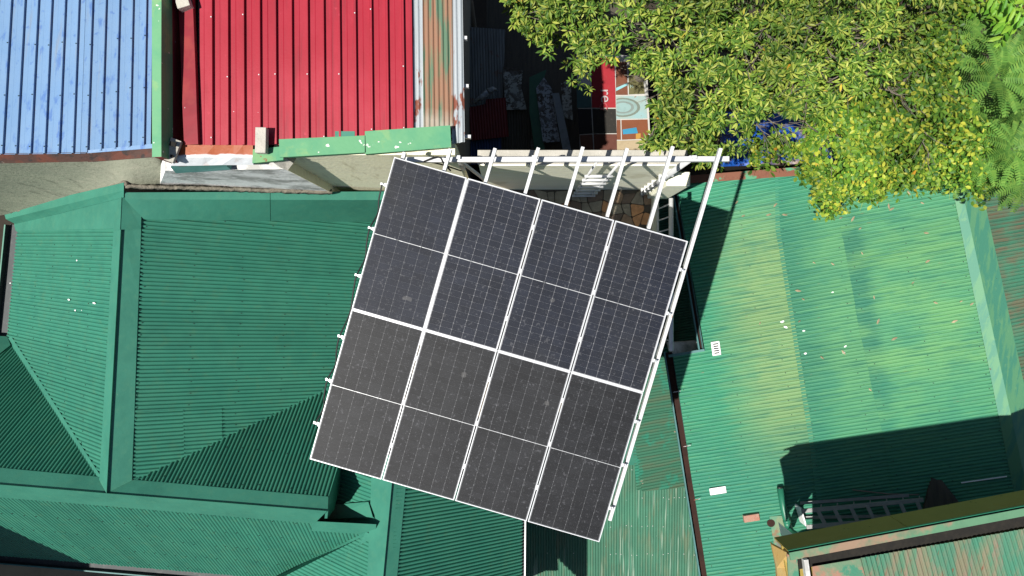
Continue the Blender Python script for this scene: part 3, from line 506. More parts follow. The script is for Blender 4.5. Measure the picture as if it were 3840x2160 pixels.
sheets(groof, EGp, [(3590, 560), (4050, 480), (4300, 2250), (3900, 2250), (3760, 1550), (3640, 860)], rg4, dp, off=.012, amp=.014)
RA = P(3572, 600, 14.96); RB = P(3930, 2250, 14.96)
cap(groof, WGp, EGp, (3545, 600), (3880, 2250), RA, RB, (3650, 600), (4010, 2250), rgfl, .1, e=.048)
strip('end_flashing', mat('rust_red_flashing', (.25, .1, .06), .8, [NZ(3, .55, .6, (.1, .38, .21), .95, det=5), NZ(9, .55, .7, (.17, .06, .04), .6)], .2, 20), groof, [lerp(WGp.pt(2528, 664, .05), WGp.pt(3060, 622, .07), 6), lerp(WGp.pt(2532, 692, .03), WGp.pt(3060, 655, .05), 6)])
gutter(groof, WGp.pt(2536, 690, -.02), WGp.pt(2640, 1316, -.02), .1, .12, tealedge, rust_in, (-1, .17, 0), lipm=tealedge)
gutter(groof, WGp.pt(2526, 1326, -.02), WGp.pt(2672, 2250, -.02), .2, .14, tealedge, rust_in, (-1, .16, 0), lipm=tealedge)
strip('step_flashing', tealedge, groof, [[WGp.pt(2505, 1330, .03), WGp.pt(2640, 1308, .03)], [WGp.pt(2508, 1340, .03), WGp.pt(2642, 1316, .03)]])
for y, x0, x1 in ((1468, 2524, 2552), (1672, 2562, 2590), (1872, 2602, 2626)): MB().beam(P(x0, y + 3, 15.58), P(x1, y - 2, 15.56), .012, .012).build('gutter_strap', galv, groof)
MB().prism([P(2506, 1285, 16.4), P(2650, 1276, 16.2), P(2640, 1322, 16.2), P(2520, 1340, 16.4)], (0, 0, -.2)).build('side_ledge', render_w, gr)
MB().prism([WGp.pt(2884, 1935, .03), WGp.pt(2962, 1930, .03), WGp.pt(3010, 2250, .03), WGp.pt(2935, 2250, .03)], (0, 0, -.02)).build('valley_flashing', mat('patchy_green_flashing', (.1, .3, .19), .6, [NZ(2, .5, .6, (.25, .3, .17), .8), NZ(2.4, .6, .66, (.3, .15, .08), .8, off=2)], .2, 20), groof)
MB().tube([WGp.pt(2890, 1960, .02), WGp.pt(2890, 1960, .035)], .085, 16).build('vent_hole_patch', rust_in, groof)
# small things lying on that roof
vt = thing('vent_grille', 'small white grille with dark slots on the roof beside the array corner', 'grille', WGp.pt(2684, 1306, .03))
c = WGp.pt(2684, 1306, .03); MB().box(c, .19, .31, .03, R(8)).build('frame', pvc, vt, bev=.012)
for k in range(5): MB().box(c + Matrix.Rotation(R(8), 3, 'Z') @ Vector((0, -.1 + k * .05, .017)), .11, .026, .006, R(8)).build('slot', blackr, vt)
tag(MB().box(WGp.pt(2691, 1838, .03), .36, .15, .035, R(9)).build('white_slab', pvc, bev=.006), 'plain white rectangular slab lying on the faded green roof', 'slab')
bk = thing('brick', 'single pinkish brick lying near the green drainpipe', 'brick', WGp.pt(2815, 1938, .03))
MB().box(WGp.pt(2815, 1938, .05), .34, .15, .09, R(9)).build('body', brickr, bk, bev=.008)
dr = thing('drainpipe', 'dark green drainpipe with open end resting on the roof corner', 'pipe', WGp.pt(2925, 1900, .05))
MB().tube([WGp.pt(2920, 1824, .12), WGp.pt(2932, 1900, .14), WGp.pt(2944, 1958, .2), WGp.pt(2952, 1975, .3), P(2990, 2010, 14.3), P(3030, 2060, 13.2)], .072, 14).build('pipe', drainp, dr, True)
MB().tube([WGp.pt(2919, 1820, .118), WGp.pt(2920, 1828, .12)], .062, 12).build('opening', blackr, dr)
MB().tube([WGp.pt(2940, 1938, .185), WGp.pt(2943, 1950, .195)], .08, 14).build('collar', drainp, dr, True)
# step ladder lying on its side
sl = thing('step_ladder', 'grey aluminium step ladder lying in the shade by the ochre fascia', 'ladder', WGp.pt(3200, 1900, .05))
LP = lambda x, y, h: WGp.pt(x, y, h)
f0, f1 = (2984, 1892), (3432, 1854); g0, g1 = (3002, 1950), (3444, 1916)
for (a, b), h0, h1 in (((f0, f1), .42, .36), ((g0, g1), .42, .36)):
    MB().beam(LP(*a, h0), LP(*b, h1), .085, .03).build('stile', lad_m, sl)
for (a, b), h0, h1 in (((2995, 1880), (3400, 1852)), .12, .1), (((2998, 1935), (3330, 1930)), .1, .08):
    MB().beam(LP(*a, h0), LP(*b, h1), .06, .025).build('rear_stile', lad_m, sl)
for k in range(7):
    t = .13 + k * .135; pa = Vector(f0).lerp(Vector(f1), t); pb = Vector(g0).lerp(Vector(g1), min(t + .03, 1))
    MB().beam(LP(*pa, .41), LP(*pb, .4), .075, .02).build('step', lad_m, sl)
    MB().beam(LP(pa.x + 12, pa.y + 3, .39), LP(pa.x + 26, pa.y - 6, .2), .018, .018).build('brace', lad_m, sl)
MB().beam(LP(2982, 1886, .2), LP(3002, 1952, .2), .03, .3).build('top_cap', pvc, sl)
tag(MB().tube([LP(3195, 1835, .04), LP(3330, 1848, .09), LP(3440, 1852, .06)], .013, 6).build('rod', wood), 'thin brown rod lying behind the step ladder', 'rod')
tag(MB().tube([LP(3600, 1808, .05), LP(3770, 1784, .05)], .014, 6).build('white_pipe', pvc), 'thin white pipe lying in the dark shade right of the ladder', 'pipe')
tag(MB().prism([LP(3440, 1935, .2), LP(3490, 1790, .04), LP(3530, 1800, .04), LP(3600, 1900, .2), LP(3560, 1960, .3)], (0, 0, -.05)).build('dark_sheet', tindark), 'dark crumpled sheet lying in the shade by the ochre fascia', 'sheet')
for x, y, a, l in ((2932, 1206, .2, .05), (2944, 1226, -.4, .045), (3018, 1325, .1, .04), (3168, 1298, .6, .035), (3162, 1322, .3, .035), (3120, 1096, .2, .03), (3012, 1240, .1, .04)):  # white bird droppings scattered over the faded roof
    c = WGp.pt(x, y, .04); e_ = Vector((math.cos(a), math.sin(a), 0)); MB().prism([c + (e_ * math.cos(t * math.pi / 5) + Vector((-e_.y, e_.x, 0)) * .5 * math.sin(t * math.pi / 5)) * l * rnd.uniform(.7, 1.1) for t in range(10)], (0, 0, -.006)).build('bird_dropping', pvc, groof)
# fallen leaves and debris
for i, (x, y) in enumerate([(2785, 810), (2880, 806), (2760, 760), (2905, 770), (2940, 806), (3150, 818), (3195, 822), (3340, 785), (3330, 774), (3455, 762), (3405, 724), (3470, 874), (3300, 750), (3222, 858), (3010, 1122), (3050, 985), (3120, 990), (2995, 1205), (2848, 1212), (3275, 1115), (3350, 1270), (3575, 1205), (3290, 1205), (3640, 1140), (3505, 1135), (3230, 950), (3475, 980), (2990, 1090), (3420, 1060), (3600, 1130), (3160, 1320), (3260, 1460), (3080, 1340)]):
    a = rnd.uniform(0, 6.3); l = rnd.uniform(.035, .075); wd = l * .35; c = WGp.pt(x, y, .045); e = Vector((math.cos(a), math.sin(a), 0)); f = Vector((-e.y, e.x, 0))
    mb = MB().add([c - e * l, c - e * l * .2 + f * wd, c + e * l * .6 + f * wd * .7, c + e * l + Vector((0, 0, .015)), c + e * l * .6 - f * wd * .7, c - e * l * .2 - f * wd, c + Vector((0, 0, .012))], [(0, 1, 6), (1, 2, 6), (2, 3, 6), (3, 4, 6), (4, 5, 6), (5, 0, 6)])
    tag(mb.build('fallen_leaf', dryleaf), 'small dry fallen leaf on the faded green roof', 'leaf', 'fallen leaves on the faded green roof')

# ------------------------------------------------------------------ rusty-roofed house (bottom right)
ru = thing('rusty_roofed_house', 'house with peeling rusty green roof and ochre gutter fascia at the bottom right', 'house', (7, -6.5, 0))
RUp = Pl.tri(P(3050, 2120, 11.42), P(3840, 1985, 11.42), P(3550, 2400, 11.1))
house_walls(ru, [(5.8, -5.55), (11.5, -4.5), (11.5, -10), (5.8, -10)], 11.5)
uroof = MB().prism([Vector((x, y, 11.8)) for x, y in ((5.0, -5.0), (11.5, -3.8), (11.5, -10), (5.0, -10))], (0, 0, -.1)).build('roof', wood, ru)
sheets(uroof, RUp, [(3200, 2096), (4350, 1893), (4450, 2500), (3320, 2500)], rusty, ((3450, 2030), (3486, 2160)), amp=.016, per=8)
MB().prism([RUp.pt(3045, 2124, .02), RUp.pt(3222, 2094, .02), RUp.pt(3345, 2500, .02), RUp.pt(3060, 2500, .02)], (0, 0, -.01)).build('flat_sheet', rustflat, uroof)
# gutter with deep ochre face
ga, gb = P(2957, 2069, 11.35), P(4400, 1795, 11.35); gd = (gb - ga).normalized(); gn_ = Vector((-gd.y, gd.x, 0))
for k, (s0, s1) in enumerate(((0, .314), (.3155, 1))):
    p, q = ga.lerp(gb, s0), ga.lerp(gb, s1)
    mb = MB().prism([p + gn_ * .01, q + gn_ * .01, q + gn_ * .012 + Vector((0, 0, -.62)), p + gn_ * .012 + Vector((0, 0, -.62))], -gn_ * .02); mb.build('fascia', ochre, uroof)
MB().beam(ga - gn_ * .07 + Vector((0, 0, .012)), gb - gn_ * .07 + Vector((0, 0, .012)), .125, .03).build('gutter_edge', mat('dull_green_gutter_edge', (.12, .28, .16), .65, [NZ(1.2, .5, .58, (.36, .22, .15), .9), NZ(4, .5, .7, (.09, .22, .13), .7)], .2, 20), uroof)
MB().beam(ga + gn_ * .005 + Vector((0, 0, -.02)), gb + gn_ * .005 + Vector((0, 0, -.02)), .03, .04).build('gutter_edge', drainp, uroof)
MB().beam(ga - gn_ * .22 + Vector((0, 0, -.14)), gb - gn_ * .22 + Vector((0, 0, -.14)), .3, .02).build('gutter_bed', gutt_in, uroof)
MB().prism([ga - gn_ * .02 - Vector((0, 0, .3)), gb - gn_ * .02 - Vector((0, 0, .3)), gb - gn_ * 1.0 - Vector((0, 0, .3)), ga - gn_ * 1.0 - Vector((0, 0, .3))], (0, 0, -.04)).build('soffit', ochre, uroof)
MB().prism([P(2955, 2075, 11.4), P(2985, 2130, 11.5), P(3010, 2300, 11.4), P(2975, 2300, 11.7), P(2925, 2300, 12.2), P(2912, 2130, 12.1), P(2893, 2042, 12.1)], (.02, 0, -.12)).build('barge_board', yellw, uroof)
MB().prism([P(2952, 2078, 11.36), P(2990, 2098, 11.36), P(3010, 2300, 11.36), P(2965, 2300, 11.36)], (0, 0, -.03)).build('flat_sheet', rustflat, uroof)
MB().beam(P(3018, 2095, 11.3), P(3040, 2260, 11.3), .07, .1).build('end_cap', render_w, uroof)
MB().prism([P(2926, 1964, 13.2), P(2975, 2005, 12.4), P(2940, 2020, 12.5), P(2935, 2010, 12.8)], (0, 0, -.1)).build('gutter_outlet', pvc, uroof)
# ------------------------------------------------------------------ solar panels on their white steel rack
TL, TR, BL, BR = P(1480, 588, 10.35), P(2580, 906, 10.35), P(1160, 1722, 10.5), P(2247, 2032, 10.5)
ex = ((TR - TL) + (BR - BL)).normalized(); ey = ((BL - TL) + (BR - TR)); ey = (ey - ex * ey.dot(ex)).normalized(); ez = ey.cross(ex).normalized()
if ez.z < 0: ez = -ez
AW = ((TR - TL).length + (BR - BL).length) / 2; AL = ((BL - TL).length + (BR - TR).length) / 2
AC = (TL + TR + BL + BR) / 4; AO = AC - ex * AW / 2 - ey * AL / 2
APl = Pl(AC, ez)
def arr(u, v, h=0): return AO + ex * u + ey * v + ez * h
GX, GY = .02, .014; PW = (AW - 3 * GX) / 4; PLn = (AL - GY) / 2
Rm = Matrix((ex, -ey, ez)).transposed()          # local x across, y towards the upper edge, z up
fw, ft = .0115, .035
fm = MB()
for s in (-1, 1):
    fm.box((s * (PW / 2 - fw / 2), 0, -ft / 2), fw, PLn - 2 * fw - .001, ft); fm.box((0, s * (PLn / 2 - fw / 2), -ft / 2), PW, fw, ft)
frame_me = fm.mesh('frame', alu)
back_mes = [MB().box((0, 0, -.012), PW - 2 * fw, PLn - 2 * fw, .004).mesh('backsheet', m_) for m_ in (back_m, mat('bright_backsheet', (.4, .41, .44), .5))]
glass_me = MB().box((0, 0, -.0045), PW - 2 * fw, PLn - 2 * fw, .003).mesh('glass', glass_m)
px_ = (PW - 2 * fw - .022) / 6; py_ = (PLn / 2 - fw - .011) / 12; cw, ch, cc = px_ / 2 - .0014, py_ / 2 - .0006, .005
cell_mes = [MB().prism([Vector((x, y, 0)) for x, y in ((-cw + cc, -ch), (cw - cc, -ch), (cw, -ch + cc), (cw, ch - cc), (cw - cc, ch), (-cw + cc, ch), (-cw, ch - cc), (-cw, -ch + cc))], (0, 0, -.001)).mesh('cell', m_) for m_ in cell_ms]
ms = MB().box((0, 0, -.0085), PW - .06, .0045, .001)
for k in range(6): ms.box((-PW / 2 + fw + .011 + px_ * (k + .5 + (.5 if k % 2 else -.35)), 0, -.0083), .045 + .05 * (k == 2), .007, .0012)
mid_me = ms.mesh('centre_ribbon', alu)
def link(o): C.objects.link(o); return o
rk = thing('solar_array', 'tilted array of eight dark solar panels on white steel beams', 'solar array', P(1950, 900, 14.8))
plab = {(0, 0): 'dark solar panel at the top left corner of the array, nearest the cream wall', (1, 0): 'dark solar panel second from left in the upper row', (2, 0): 'dark solar panel third from left in the upper row', (3, 0): 'dark solar panel at the upper right corner beside the long white beam',
        (0, 1): 'dark solar panel at the lower left corner over the green roof', (1, 1): 'dark solar panel second from left in the lower row', (2, 1): 'dark solar panel third from left in the lower row', (3, 1): 'dark solar panel at the lowest right corner of the array'}
for (i, j), lab in plab.items():
    o = link(bpy.data.objects.new('solar_panel', None)); o.empty_display_size = .2; o['label'] = lab
    c = arr(i * (PW + GX) + PW / 2, j * (PLn + GY) + PLn / 2, rnd.uniform(-.002, .002))
    o.parent = rk; o.matrix_parent_inverse = Matrix.Translation(-WL[rk.name]); o.matrix_basis = Matrix.Translation(c) @ Rm.to_4x4()
    for nm, me in (('frame', frame_me), ('backsheet', back_mes[(i, j) in ((1, 0), (3, 0), (2, 0))]), ('glass', glass_me), ('centre_ribbon', mid_me)):
        q = link(bpy.data.objects.new(nm, me)); q.parent = o
    for a in range(6):
        for b in range(24):
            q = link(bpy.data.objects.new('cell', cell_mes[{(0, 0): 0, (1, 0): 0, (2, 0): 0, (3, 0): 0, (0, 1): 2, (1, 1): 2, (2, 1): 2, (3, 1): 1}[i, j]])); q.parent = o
            yy = (.004 + (b - 12 + .5) * py_) if b >= 12 else (-.004 - (11 - b + .5) * py_)
            q.location = (-3 * px_ + (a + .5) * px_, yy, -.0078)
tips = [(1512, 566), (1686, 553), (1856, 551), (2020, 549), (2189, 546), (2357, 551), (2530, 544), (2712, 551)]
HB = -.15
for x, y in tips:
    t = APl.pt(x, y, HB); u = (t - AO).dot(ex); v = (t - AO).dot(ey)
    mb = MB().beam(arr(u, v, HB), arr(u - .02, AL - .32, HB), .05, .1, ez); mb.build('beam', whitep, rk, bev=.003)
cb0, cb1 = P(1520, 600, 10.75), P(2732, 597, 10.75)
MB().beam(cb0, cb1, .075, .085).build('cross_beam', whitep, rk, bev=.003)
for x in (1718, 2003, 2600):
    p = P(x, 592, 10.72); MB().beam(p + Vector((0, 0, .07)), Vector((p.x, p.y + .03, zc)), .07, .05, (0, 1, 0)).build('post', whitep, rk)
p = P(1718, 597, 10.8); MB().beam(p, Vector((p.x + .35, p.y - .1, zc - .3)), .04, .04, (0, 1, 0)).build('brace', whitep, rk)
for u in (.8, 2.3, 3.6):
    p = arr(u, AL * .6, -.2); MB().beam(p, Vector((p.x, p.y, zf)), .08, .08, (0, 1, 0)).build('post', whitep, rk)
MB().beam(arr(.1, AL * .6, -.25), arr(AW + .05, AL * .6, -.25), .08, .1, ez).build('cross_beam', whitep, rk)
for v in (.092, .236, .392, .595, .74, .885):
    r_ = MB().beam(arr(-.1, v * AL, -.058), arr(AW + .07, v * AL, -.058), .034, .042, ez); r_.add([arr(-.1, v * AL, -.03)] * 3, []); o = r_.build('rail', rail_m, rk)
    for u in (PW + GX / 2, 2 * PW + 1.5 * GX, 3 * PW + 2.5 * GX): MB().beam(arr(u, v * AL - .035, .002), arr(u, v * AL + .035, .002), .034, .008, ez).build('mid_clamp', alu, o)
    for u, s in ((-.01, -1), (AW + .01, 1)):
        MB().beam(arr(u, v * AL - .025, -.004), arr(u, v * AL + .025, -.004), .035, .014, ez).build('end_clamp', alu, o)
        MB().tube([arr(u + s * .055, v * AL, -.04), arr(u + s * .055, v * AL, -.015)], .012, 8).build('bolt', rail_m, o)
MB().beam(arr(PW + GX / 2, .02, -.02), arr(PW + GX / 2, AL * .55, -.02), .012, .02, ez).build('gap_strip', rail_m, rk)
MB().beam(arr(.01, AL / 2, -.012), arr(AW - .01, AL / 2, -.012), GY - .004, .02, ez).build('gap_strip', alu, rk)
def cable(pts, label, r=.009):
    q = []; pts = [Vector(p) for p in pts]
    for i in range(len(pts) - 1):
        a = pts[max(i - 1, 0)]; b = pts[i]; c = pts[i + 1]; d = pts[min(i + 2, len(pts) - 1)]
        for k in range(5):
            t = k / 5; q.append(.5 * ((2 * b) + (c - a) * t + (2 * a - 5 * b + 4 * c - d) * t * t + (3 * b - a - 3 * c + d) * t ** 3))
    q.append(pts[-1]); tag(MB().tube(q, r, 6).build('power_cable', blackr, None, True), label, 'cable')
lv = [.092, .236, .392, .595, .74, .885]
pts = []
for k, v in enumerate(lv):
    pts.append(arr(-.07, v * AL, -.03))
    if k < 5: pts += [arr(-.06, (v + .05) * AL, -.05), arr(-.025, (v + lv[k + 1]) / 2 * AL + .1, -.07)]
cable(pts, 'black power cable hanging along the left edge of the solar panels', .011)
cable([P(1690, 640, 10.7), P(1664, 612, 10.6), P(1652, 592, 10.55), P(1630, 590, 10.62), P(1590, 606, 10.7)], 'short black cable loop at the top edge of the first solar panel', .013)
cable([P(1600, 604, 10.9), P(1660, 618, 11.0), P(1715, 636, 11.2), P(1728, 640, 11.6), P(1690, 628, 11.9)], 'black cable on the coping behind the second beam', .013)

# ------------------------------------------------------------------ junk-covered shed roof in the shaded yard
sh = thing('yard_shed', 'shaded low shed with cluttered flat roof under the tree', 'shed', (2, 5, 0))
YD = 1.85; zs = H - 17.6 - YD
MB().prism([Vector((x, y, zs)) for x, y in ((-.7, 2.5), (3.5, 2.5), (3.5, 8.5), (-.7, 8.5))], (0, 0, -zs)).build('wall', tindark, sh)
def tin(label, poly, d, m, corr=True, name='tin_sheet', dirpx=None, tilt=0, cat='sheet', th=.02):
    d += YD; pl = Pl.tri(P(*poly[0], d), P(*poly[1], d), P(*poly[2], d + tilt))
    if corr:
        t = thing(name, label, cat, pl.pt(*poly[0])); sheets(t, pl, poly, m, dirpx or ((poly[0][0], poly[0][1]), (poly[0][0] + 6, poly[0][1] + 200)), name='sheet', per=14, amp=.009); return t
    return tag(MB().prism([pl.pt(x, y) for x, y in poly], (0, 0, -th)).build(name, m), label, cat)
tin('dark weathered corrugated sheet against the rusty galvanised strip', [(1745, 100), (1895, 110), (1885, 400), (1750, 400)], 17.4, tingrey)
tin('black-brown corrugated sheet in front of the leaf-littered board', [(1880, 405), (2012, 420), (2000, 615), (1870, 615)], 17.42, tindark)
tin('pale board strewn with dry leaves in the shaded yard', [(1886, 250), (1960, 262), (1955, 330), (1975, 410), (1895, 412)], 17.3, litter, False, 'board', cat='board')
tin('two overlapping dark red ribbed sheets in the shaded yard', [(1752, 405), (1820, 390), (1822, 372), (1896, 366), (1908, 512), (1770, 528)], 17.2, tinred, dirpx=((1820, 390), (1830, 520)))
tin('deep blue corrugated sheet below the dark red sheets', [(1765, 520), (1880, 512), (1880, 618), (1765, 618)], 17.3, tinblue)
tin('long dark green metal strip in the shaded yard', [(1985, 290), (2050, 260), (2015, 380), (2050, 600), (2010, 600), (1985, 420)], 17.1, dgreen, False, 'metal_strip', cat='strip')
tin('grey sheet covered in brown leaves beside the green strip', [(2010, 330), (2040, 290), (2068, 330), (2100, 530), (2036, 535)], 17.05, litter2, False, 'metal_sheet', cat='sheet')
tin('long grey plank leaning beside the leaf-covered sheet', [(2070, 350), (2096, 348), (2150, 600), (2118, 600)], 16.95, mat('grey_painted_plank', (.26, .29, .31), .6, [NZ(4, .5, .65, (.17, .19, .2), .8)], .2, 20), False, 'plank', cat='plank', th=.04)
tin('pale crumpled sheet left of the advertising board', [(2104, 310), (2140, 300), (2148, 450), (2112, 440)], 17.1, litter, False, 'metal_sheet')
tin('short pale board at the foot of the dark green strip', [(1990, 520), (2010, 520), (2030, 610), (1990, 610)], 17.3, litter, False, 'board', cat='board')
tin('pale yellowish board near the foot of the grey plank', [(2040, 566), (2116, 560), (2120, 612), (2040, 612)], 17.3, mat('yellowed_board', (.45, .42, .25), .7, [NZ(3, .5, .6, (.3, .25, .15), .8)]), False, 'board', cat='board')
pw = thing('plastic_roll', 'crumpled clear plastic roll lying on the dark red sheets', 'plastic', P(1820, 355, 17))
MB().tube([P(1778, 384, 17.05 + YD), P(1800, 368, 17.0 + YD), P(1830, 345, 16.95 + YD)], .05, 9, .09).build('roll', plast, pw, True)
MB().tube([P(1830, 345, 16.95 + YD), P(1850, 332, 16.98 + YD), P(1866, 340, 17.1 + YD)], .1, 8, .03).build('wrap', plast, pw, True)
# printed advertising board
ab = thing('advertising_board', 'old printed advertising board in panels, half sunlit under the tree', 'sign', P(2300, 430, 17))
AB = Pl.tri(P(2165, 300, 16.75 + YD), P(2440, 300, 16.7 + YD), P(2300, 570, 16.9 + YD))
def pan(poly, col, lift, nm='print_panel', m=None): return MB().prism([AB.pt(x, y, lift) for x, y in poly], (0, 0, -.006)).build(nm, m or flat('print_%d' % len(bpy.data.materials), col), ab)
pan([(2160, 200), (2424, 210), (2440, 545), (2420, 590), (2176, 586)], (.62, .61, .57), 0, 'board')
pan([(2162, 322), (2214, 320), (2218, 404), (2164, 405)], (.055, .13, .13), .012)
pan([(2216, 210), (2304, 216), (2309, 404), (2220, 404)], (.4, .018, .03), .012)
pan([(2166, 409), (2217, 408), (2222, 500), (2172, 504)], (.012, .012, .014), .012)
pan([(2221, 408), (2309, 408), (2312, 500), (2225, 500)], (.022, .02, .016), .012)
pan([(2174, 507), (2222, 504), (2226, 580), (2180, 582)], (.16, .06, .035), .012)
pan([(2226, 503), (2312, 503), (2314, 570), (2229, 578)], (.13, .04, .025), .012)
pan([(2310, 230), (2350, 232), (2354, 356), (2309, 356)], (.2, .07, .035), .012)
pan([(2310, 330), (2352, 312), (2353, 320), (2310, 342)], (.3, .62, .66), .02)
pan([(2357, 232), (2404, 236), (2418, 352), (2358, 354)], (.16, .15, .06), .012)
pan([(2310, 361), (2422, 360), (2427, 444), (2311, 446)], (.3, .5, .5), .012, m=mat('print_teal_disc_panel', (.33, .52, .53), .4, [NZ(2, .4, .65, (.42, .45, .36), .8), NZ(6, .65, .69, (.3, .12, .06), .8, off=3)], .1, 6))
for r0, col in ((62, (.2, .24, .2)), (52, (.3, .44, .42)), (40, (.24, .3, .28)), (30, (.32, .48, .47))):
    pan([(min(max(2335 + r0 * 1.05 * math.cos(t * math.pi / 12), 2311), 2424), 403 + r0 * .58 * math.sin(t * math.pi / 12)) for t in range(24)], col, .024 - r0 * .0001, 'printed_disc')
pan([(2312, 450), (2326, 450), (2328, 524), (2313, 524)], (.22, .07, .03), .012)
pan([(2330, 450), (2428, 448), (2432, 520), (2332, 524)], (.24, .075, .03), .012)
pan([(2334, 486), (2386, 478), (2392, 500), (2336, 504)], (.04, .3, .5), .02)
pan([(2384, 502), (2402, 500), (2402, 520), (2384, 522)], (.55, .3, .06), .02)
pan([(2313, 528), (2432, 524), (2432, 545), (2420, 570), (2314, 572)], (.5, .4, .25), .012)
def word(txt, x, y, size, rz, col):
    cu = bpy.data.curves.new('txt', 'FONT'); cu.body = txt; cu.size = size; cu.extrude = .002
    ob = bpy.data.objects.new('txt', cu); C.objects.link(ob); me = bpy.data.meshes.new_from_object(ob); bpy.data.objects.remove(ob); me.materials.append(flat('letter_%s' % txt, col))
    o = bpy.data.objects.new('lettering', me); C.objects.link(o); c = AB.pt(x, y, .03); o.location = c; o.rotation_euler = (0, 0, rz); WL[o.name] = c; o.parent = ab; o.matrix_parent_inverse = Matrix.Translation(-WL[ab.name])
word('re', 2252, 334, .42, R(-88), (.6, .52, .52)); word('G', 2248, 384, .3, R(-88), (.52, .1, .12)); word('M', 2362, 332, .12, R(8), (.45, .62, .55))
# blue tarpaulin with leaf litter
mb = MB(); nx, ny = 26, 12
for i in range(nx + 1):
    for j in range(ny + 1):
        mb.v.append(P(2700 + 560 * i / nx, 420 + 205 * j / ny - 20 * i / nx, 16.6 + .1 * math.sin(i * .9 + j * .4) + rnd.uniform(-.05, .05)))
mb.f = [(i * (ny + 1) + j, i * (ny + 1) + j + 1, (i + 1) * (ny + 1) + j + 1, (i + 1) * (ny + 1) + j) for i in range(nx) for j in range(ny)]
tp_ = tag(mb.build('blue_tarpaulin', tarpb, None, True), 'crumpled blue tarpaulin strewn with dry leaves under the tree', 'tarpaulin')
s_ = tp_.modifiers.new('thick', 'SOLIDIFY'); s_.thickness = .01
sh2 = thing('tarpaulin_shed', 'dark shed under the blue tarpaulin behind the faded green roof', 'shed', (6.5, 4, 0))
MB().prism([Vector((x, y, H - 16.85)) for x, y in ((4.9, 2.9), (8.3, 3.2), (8.3, 6), (4.9, 6))], (0, 0, -(H - 16.85))).build('wall', tindark, sh2)

# ------------------------------------------------------------------ trees
from mathutils import noise as mnoise
def leaf(mb, M_, L, W, droop, fold=.25):
    pr = [(0, 0), (.35, -.02), (.7, -.12), (1, -.3)]
    mid = [M_ @ Vector((t * L, 0, h * droop * L)) for t, h in pr]
    sd_ = [M_ @ Vector((t * L, s * W / 2 * k, h * droop * L + W * fold * .5)) for s in (1, -1) for t, k, h in ((.32, .9, 0), (.7, 1, -.1))]
    mb.add(mid + sd_, [(0, 1, 4), (1, 2, 5, 4), (2, 3, 5), (0, 6, 1), (1, 6, 7, 2), (2, 7, 3)])
def rosette(kind, r):
    mb = MB()
    if kind == 'A':
        n = r.randint(8, 11)
        for k in range(n):
            a = 2 * math.pi * k / n + r.uniform(-.3, .3); el = r.uniform(-.35, .75)
            M_ = Matrix.Rotation(a, 4, 'Z') @ Matrix.Rotation(-el, 4, 'Y') @ Matrix.Rotation(r.uniform(-.6, .6), 4, 'X')
            leaf(mb, Matrix.Translation((0, 0, r.uniform(-.05, .03))) @ M_ @ Matrix.Translation((.02, 0, 0)), r.uniform(.085, .14), r.uniform(.026, .036), r.uniform(.5, 1.4))
    elif kind == 'B':
        for s in range(2):
            a0 = r.uniform(0, 6.3)
            mb.tube([(math.cos(a0) * -.11, math.sin(a0) * -.11, 0), (0, 0, 0), (math.cos(a0) * .25, math.sin(a0) * .25, .0)], .003, 3, .002)
            for k in range(r.randint(5, 8)):
                t = k * .045 - .1; a = a0 + (1.1 if k % 2 else -1.1) + r.uniform(-.5, .5)
                M_ = Matrix.Translation((math.cos(a0) * t, math.sin(a0) * t, r.uniform(-.05, .05))) @ Matrix.Rotation(a, 4, 'Z') @ Matrix.Rotation(-r.uniform(-.5, .6), 4, 'Y') @ Matrix.Rotation(r.uniform(-.8, .8), 4, 'X')
                leaf(mb, M_, r.uniform(.07, .11), r.uniform(.04, .06), r.uniform(.2, .8), .15)
    else:
        mb.tube([(-.02, 0, 0), (.3, 0, -.045), (.62, 0, -.093)], .004, 4, .002)
        for k in range(r.randint(9, 13)):
            t = k * .05; a = (1.0 if k % 2 else -1.0) + r.uniform(-.2, .2)
            M_ = Matrix.Translation((t, 0, -.15 * t)) @ Matrix.Rotation(a, 4, 'Z') @ Matrix.Rotation(r.uniform(-.1, .4), 4, 'Y')
            leaf(mb, M_, r.uniform(.17, .24), r.uniform(.06, .08), r.uniform(.4, 1), .2)
    return mb
def inside(p, poly):
    x, y = p; c = False
    for i in range(len(poly)):
        x0, y0 = poly[i]; x1, y1 = poly[i - 1]
        if (y0 > y) != (y1 > y) and x < (x1 - x0) * (y - y0) / (y1 - y0) + x0: c = not c
    return c
